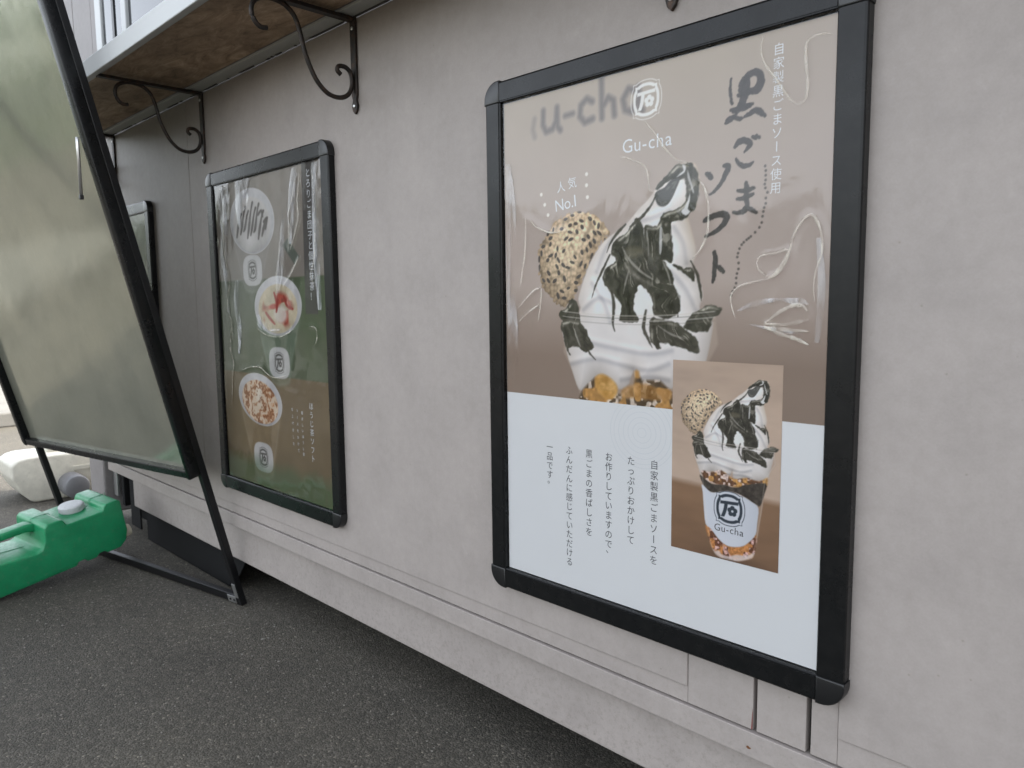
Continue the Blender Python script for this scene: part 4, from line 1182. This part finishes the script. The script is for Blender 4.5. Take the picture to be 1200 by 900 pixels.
T('lettering', word('No.1', 120, 632, 27, 0.10, 1.0), 0.0092, 'white')
text_mesh('lettering', word('Gu-cha', 421, 159, 14.6, -0.02, 1.6), B0, 0.0089, M_INK['dark'], big)
# faint concentric rings
def rings():
    V, F = [], []
    for r in (8, 17, 26, 35, 44, 53, 60):
        b = len(V); n = 72
        for k in range(n):
            a = 2 * math.pi * k / n
            for q in (r - .55, r + .55):
                V.append((B0[0] + (294 + q * math.cos(a)) / 1000, 0.0096, B0[2] + (284 + q * math.sin(a) * .92) / 1000))
        for k in range(n):
            k2 = (k + 1) % n
            if all(V[b + j][2] - B0[2] < 0.3248 for j in (2 * k, 2 * k + 1, 2 * k2, 2 * k2 + 1)):
                F.append((b + 2 * k, b + 2 * k + 1, b + 2 * k2 + 1, b + 2 * k2))
    return pydata(V, F)
link('ring_ornament', rings(), M_INK['ring'], big)
clear_cover(big, B0[0], B0[2], CREASE, 0.55, 1)

# second poster
B1 = (-1.166, 0.0, 0.322)
mid = framed_poster(B1[0], B1[2], 'black framed poster of three dessert cups on grey, green and brown')
print_sheet('picture', 1.5, PW * 1000 - 1.5, 1.5, PH * 1000 - 1.5, 2.0, paint_small, B1, 0.0096, mid, 0.0)
T1 = lambda items, m='white': text_mesh('lettering', items, B1, 0.0091, M_INK[m], mid)
T1(column('とろりごま団子と個性抹茶！', 508, 812, 500, 22), 'faint')
T1(column('ほうじ茶ソフト', 481, 256, 104, 19), 'faint')
for cx, zt, zb, s_ in ((436, 232, 112, '香ばしいほうじ茶'), (412, 236, 118, 'ソースをかけて'), (388, 238, 132, '仕上げました')):
    T1(column(s_, cx, zt, zb, 9.5), 'faint')
for cx, zt, zb, s_ in ((430, 742, 660, '黒ごまの香り'), (405, 746, 684, 'とろける'), (380, 730, 680, '白玉団子')):
    T1(column(s_, cx, zt, zb, 10), 'shade')
clear_cover(mid, B1[0], B1[2], CREASE2, 1.3, 7)
def glare_ribbons(root, x0, z0, folds):
    cov = [c for c in root.children if c.name.startswith('clear_cover')][0]
    for pts in folds:
        q = catmull([(a, c_, w) for a, c_, w in pts], 6)
        V, F = [], []
        for j, p in enumerate(q):
            for s_, dy in ((-1, 0.0010), (-.4, 0.0001), (.4, -0.0004), (1, 0.0010)):
                V.append((x0 + min(max(p.x + p.z * s_, 1.5), PW * 1000 - 1.5) / 1000, 0.0040 + dy, z0 + min(max(p.y, 1.5), PH * 1000 - 1.5) / 1000))
        for j in range(len(q) - 1):
            for s_ in range(3):
                F.append((j * 4 + s_, j * 4 + s_ + 1, j * 4 + 4 + s_ + 1, j * 4 + 4 + s_))
        link('fold', pydata(V, F), M_GLARE, cov, smooth=True)  # broad ribbon painting glare over the cover
glare_ribbons(mid, B1[0], B1[2], [
    [(70, 815, 30), (52, 760, 26), (60, 690, 20), (44, 620, 16), (62, 540, 12), (58, 470, 8)],
    [(180, 822, 45), (165, 780, 30), (150, 735, 14), (155, 700, 5)],
    [(452, 818, 10), (440, 770, 16), (428, 700, 14), (420, 640, 6)],
    [(388, 700, 6), (372, 620, 14), (356, 560, 16), (345, 520, 6)],
    [(548, 818, 14), (545, 720, 16), (540, 600, 14), (546, 480, 8)],
    [(230, 470, 8), (262, 438, 30), (300, 425, 34), (340, 432, 14)],
    [(120, 560, 8), (110, 500, 14), (122, 430, 12), (112, 360, 5)]])

glare_ribbons(big, B0[0], B0[2], [
    [(14, 720, 6), (20, 640, 12), (16, 540, 10), (22, 430, 12), (16, 350, 6)],
    [(455, 470, 4), (490, 482, 16), (520, 486, 20), (540, 478, 10)],
    [(470, 452, 4), (505, 446, 14), (535, 440, 12)],
    [(560, 560, 3), (566, 500, 5), (562, 430, 3)]])

# third poster, mostly behind the standing sign
B2 = (-2.268, 0.0, 0.298)
far = framed_poster(B2[0], B2[2], 'black framed poster at the far end of the wall, mostly hidden by the standing sign')
print_sheet('picture', 1.5, PW * 1000 - 1.5, 1.5, PH * 1000 - 1.5, 4.0, paint_third, B2, 0.0096, far, 0.0)
clear_cover(far, B2[0], B2[2], {}, 0.8, 13)

# ------------------------------------------------------------------ standing sign (seen from behind, leaning towards the camera)
SB = Vector((-1.177, 0.034, GZ))
SW = Vector((-0.983, -0.182, 0.0)).normalized()
SL = Vector((0.045, -0.244, 0.969)).normalized()
SN = SL.cross(SW).normalized()
if SN.y > 0:
    SN = -SN                                               # towards the camera side
WID, HP, TOP = 1.047, 0.438, 2.02
sign = tag(empty('sign_stand', (-1.7, -0.2, GZ)), 'black framed standing sign with dull grey-green sheet, leaning in front of the shelf', 'sign')
def sp(s, t, n):
    return SB + SW * s + SL * t + SN * n
def sbox(name, s0, s1, t0, t1, n0, n1, m, bev=0.002, par=None):
    return obox(name, sp(s0, t0, n0), SW * (s1 - s0), SL * (t1 - t0), SN * (n1 - n0), m, par or sign, bev)
sbox('leg', 0.004, 0.025, 0.0, TOP, -0.020, 0.0, M_BLACK)
sbox('leg', WID - 0.025, WID - 0.004, 0.0, TOP, -0.020, 0.0, M_BLACK)
bar = sbox('bottom_bar', 0.026, WID - 0.026, 0.004, 0.032, -0.019, -0.002, M_BLACK)
def side_rail(s_out, s_in):
    sg = 1 if s_in > s_out else -1
    r_ = 0.020
    pts = [(s_in, TOP), (s_in, HP - 0.002)]
    for k in range(7):
        a = math.pi / 2 * k / 6
        pts.append((s_out + sg * (r_ - r_ * math.sin(a)), HP - 0.002 + r_ - r_ * math.cos(a)))
    pts.append((s_out, TOP))
    bm_ = prism_bm(pts, 0.001, 0.032, lambda u, v, w: sp(u, v, w), 0.003, 2, 50)
    autosmooth(link('rail', from_bm(bm_), M_RAIL, sign), 30)
side_rail(0.0, 0.027)
side_rail(WID, WID - 0.027)
sbox('rail', 0.0275, WID - 0.0275, HP, HP + 0.022, 0.001, 0.030, M_RAIL, 0.003)
sbox('rail', 0.0275, WID - 0.0275, TOP - 0.024, TOP, 0.001, 0.030, M_RAIL, 0.003)
pan = sbox('panel', 0.024, WID - 0.024, HP + 0.020, TOP - 0.02, 0.007, 0.010, M_PANEL, 0)
cb = sbox('corner_bracket', 0.0265, 0.066, 0.005, 0.028, -0.0018, 0.0006, M_STEEL, 0.0005)
sbox('corner_bracket', 0.008, 0.024, 0.028, 0.075, 0.0002, 0.0016, M_STEEL, 0.0005)
for s_, t_ in ((0.034, 0.016), (0.052, 0.016)):
    lathe('screw', [(0.004, 0), (0.0035, 0.0016)], sp(s_, t_, 0.0006), SN, M_BLACK, cb, 10)
# stay rod hanging plumb from the rail
rod0 = sp(0.0381, 1.357, 0.035)
tube('stay_rod', [rod0 + Vector((0, 0, 0.015)), rod0, rod0 - Vector((0, 0, 0.125))], 0.0042, M_STEEL, sign, 8)
obox('stay_clip', rod0 + Vector((-0.005, -0.005, -0.136)), (0.010, 0, 0), (0, 0.010, 0), (0, 0, 0.012), M_BLACK, sign, 0.002)
# rear prop frame, hinged at the top, standing towards the camera side (out of view)
PL = Vector((SL.x, -SL.y * -1, SL.z))
hing = [sp(0.015, TOP - 0.01, 0.045), sp(WID - 0.015, TOP - 0.01, 0.045)]
foot_off = Vector((0.09, -0.50, 0)); feet = []
for hgp in hing:
    ft = Vector((hgp.x + foot_off.x, hgp.y + foot_off.y, GZ + 0.012)); feet.append(ft)
    tube('prop_leg', [hgp, ft], 0.012, M_BLACK, sign, 8)
tube('prop_bar', [feet[0] + (hing[0] - feet[0]) * .08, feet[1] + (hing[1] - feet[1]) * .08], 0.009, M_BLACK, sign, 8)

# ------------------------------------------------------------------ green water tank, propped on the sign's bottom bar
GP = Vector((-1.754, -0.474, -0.078))
GA, GB, GU = Vector((-0.187, 0.972, 0.142)), Vector((-0.978, -0.198, 0.068)), Vector((0.095, -0.126, 0.987))
GK = 1.105                                                  # size factor of the tank outline below
gt = tag(empty('water_tank', (-1.9, -0.3, GZ)), 'green plastic water tank with grey screw cap lying in front of the sign', 'water tank')
def gp(s, t, z):
    return GP + (GA * s + GB * t + GU * z) * GK
prof = [(-0.165, 0.010), (-0.155, 0.004), (-0.08, 0.0), (0.214, 0.0), (0.221, 0.010), (0.240, 0.011), (0.247, 0.001), (0.276, 0.001), (0.283, 0.010), (0.302, 0.011), (0.309, 0.002), (0.352, 0.003),
        (0.372, 0.020), (0.381, 0.050), (0.374, 0.152), (0.366, 0.158), (0.328, 0.158), (0.321, 0.152), (0.316, 0.139), (0.208, 0.138), (0.203, 0.153), (0.195, 0.160), (0.156, 0.161),
        (0.147, 0.152), (0.141, 0.110), (0.130, 0.090), (0.115, 0.086), (0.02, 0.096), (-0.095, 0.096), (-0.106, 0.11), (-0.112, 0.15), (-0.12, 0.158), (-0.155, 0.158), (-0.165, 0.15)]
bm = prism_bm(prof, 0.0, 0.175, lambda u, v, w: gp(u, w, v), 0.007, 3, 18)
autosmooth(link('body', from_bm(bm), M_GREEN, gt), 40)
hb = prism_bm([(0.15, 0.125), (0.15, 0.152), (0.135, 0.156), (-0.10, 0.156), (-0.114, 0.152), (-0.114, 0.125), (-0.09, 0.134), (0.12, 0.134)], 0.062, 0.108, lambda u, v, w: gp(u, w, v), 0.008, 3)
autosmooth(link('handle', from_bm(hb), M_GREEN, gt), 40)
seam = []
for u, v in prof[11:]:
    seam.append(gp(u, 0.0875, v + 0.0006) if v > 0.03 else gp(u + 0.0006, 0.0875, v))
tube('mould_seam', catmull(seam[:-2], 3), 0.0009, M_GREEN, gt, 6)
cap = lathe('cap', [(0.038, 0.0), (0.039, 0.004), (0.039, 0.019), (0.036, 0.0225), (0.030, 0.024), (0.012, 0.0245)], gp(0.272, 0.098, 0.1388), GU, M_GREYCAP, gt, 36)
autosmooth(cap, 30)
for k in range(36):
    a = 2 * math.pi * k / 36
    s0 = GU.orthogonal().normalized(); q0 = GU.cross(s0)
    dirv = s0 * math.cos(a) + q0 * math.sin(a)
    tan = GU.cross(dirv)
    c0 = gp(0.272, 0.098, 0.1388 + 0.004) + dirv * 0.0388
    obox('grip_rib', c0 - tan * 0.0012, tan * 0.0024, GU * 0.014, dirv * 0.0014, M_GREYCAP, cap, 0)
autosmooth(lathe('spout_cap', [(0.024, 0.0), (0.024, 0.030), (0.020, 0.040), (0.008, 0.042)], gp(0.371, 0.045, 0.030), GA, M_BEIGE, gt, 24), 35)

# ------------------------------------------------------------------ white water tank behind the sign
wt = tag(empty('water_tank', (-3.15, 0.05, GZ)), 'white plastic water tank with dark grey cap behind the standing sign', 'water tank')
oct_ = [(-0.169, 0.185), (-0.169, 0.125), (-0.140, 0.062), (-0.100, 0.010), (-0.080, 0.002), (0.20, 0.002), (0.26, 0.05), (0.28, 0.10), (0.28, 0.18), (0.25, 0.21), (-0.10, 0.215), (-0.14, 0.207)]
bm = prism_bm(oct_, -3.33, -3.05, lambda u, v, w: (w, u, GZ + v), 0.016, 3, 10)
autosmooth(link('body', from_bm(bm), M_WHITEP, wt), 40)
box('handle', -3.23, -3.15, 0.0, 0.14, GZ + 0.208, GZ + 0.235, M_WHITEP, wt, 0.008, 3)
box('grip_recess', -3.0495, -3.042, 0.08, 0.21, GZ + 0.128, GZ + 0.15, M_WHITEP, wt, 0.002)
wc = lathe('cap', [(0.055, 0.0), (0.056, 0.006), (0.056, 0.10), (0.051, 0.115), (0.038, 0.121), (0.012, 0.122)], (-3.049, 0.066, GZ + 0.068), (1, 0, 0), M_DGREY, wt, 32)
autosmooth(wc, 35)

# ------------------------------------------------------------------ hedgerow added out of view to darken the sign's reflection
unseen_hedge = tag(empty('unseen_hedge', (-21.5, -16.0, GZ)), 'dark green hedgerow added out of view for the sign sheet to reflect', 'unseen_hedge')
hr = np.random.default_rng(3)
nl = 9000
ax_ = np.array([0.61, -0.79, 0.0]); px_ = np.array([0.79, 0.61, 0.0])
u_ = hr.uniform(-16, 16, nl); v_ = hr.uniform(-0.9, 0.9, nl); z_ = 4.2 * hr.random(nl) ** 0.8
sh = hr.random(nl) < 0.7
v_ = np.where(sh, np.sign(v_) * (0.75 + 0.3 * hr.random(nl)), v_)
z_ = z_ + 0.35 * np.sin(u_ * 0.9) * (z_ / 4.2)
cen = np.array([-21.5, -16.0, GZ + 0.05]) + u_[:, None] * ax_ + v_[:, None] * px_ + np.stack([0 * z_, 0 * z_, z_], -1)
e1 = hr.normal(size=(nl, 3)); e1 /= np.linalg.norm(e1, axis=1)[:, None]
e2 = np.cross(e1, hr.normal(size=(nl, 3))); e2 /= np.linalg.norm(e2, axis=1)[:, None]
szz = hr.uniform(0.12, 0.28, nl)[:, None]
VV = np.stack([cen - e1 * szz, cen + e2 * szz * .5, cen + e1 * szz, cen - e2 * szz * .5], 1).reshape(-1, 3)
VV[:, 2] = np.maximum(VV[:, 2], GZ + 0.01)
M_LEAF = mat('hedge_leaf', (0.045, 0.075, 0.03), 0.6)
fo = link('foliage', pydata(VV.tolist(), np.arange(nl * 4).reshape(-1, 4).tolist()), M_LEAF, unseen_hedge)
tag(fo, kind='stuff')
for k in range(12):
    c0 = np.array([-21.5, -16.0, GZ]) + ax_ * (-15 + k * 2.7)
    tube('trunk', [c0, c0 + np.array([0.1, 0.05, 1.5]), c0 + np.array([0.0, 0.1, 3.2])], [0.08, 0.06, 0.03], M_WOOD, unseen_hedge, 6)
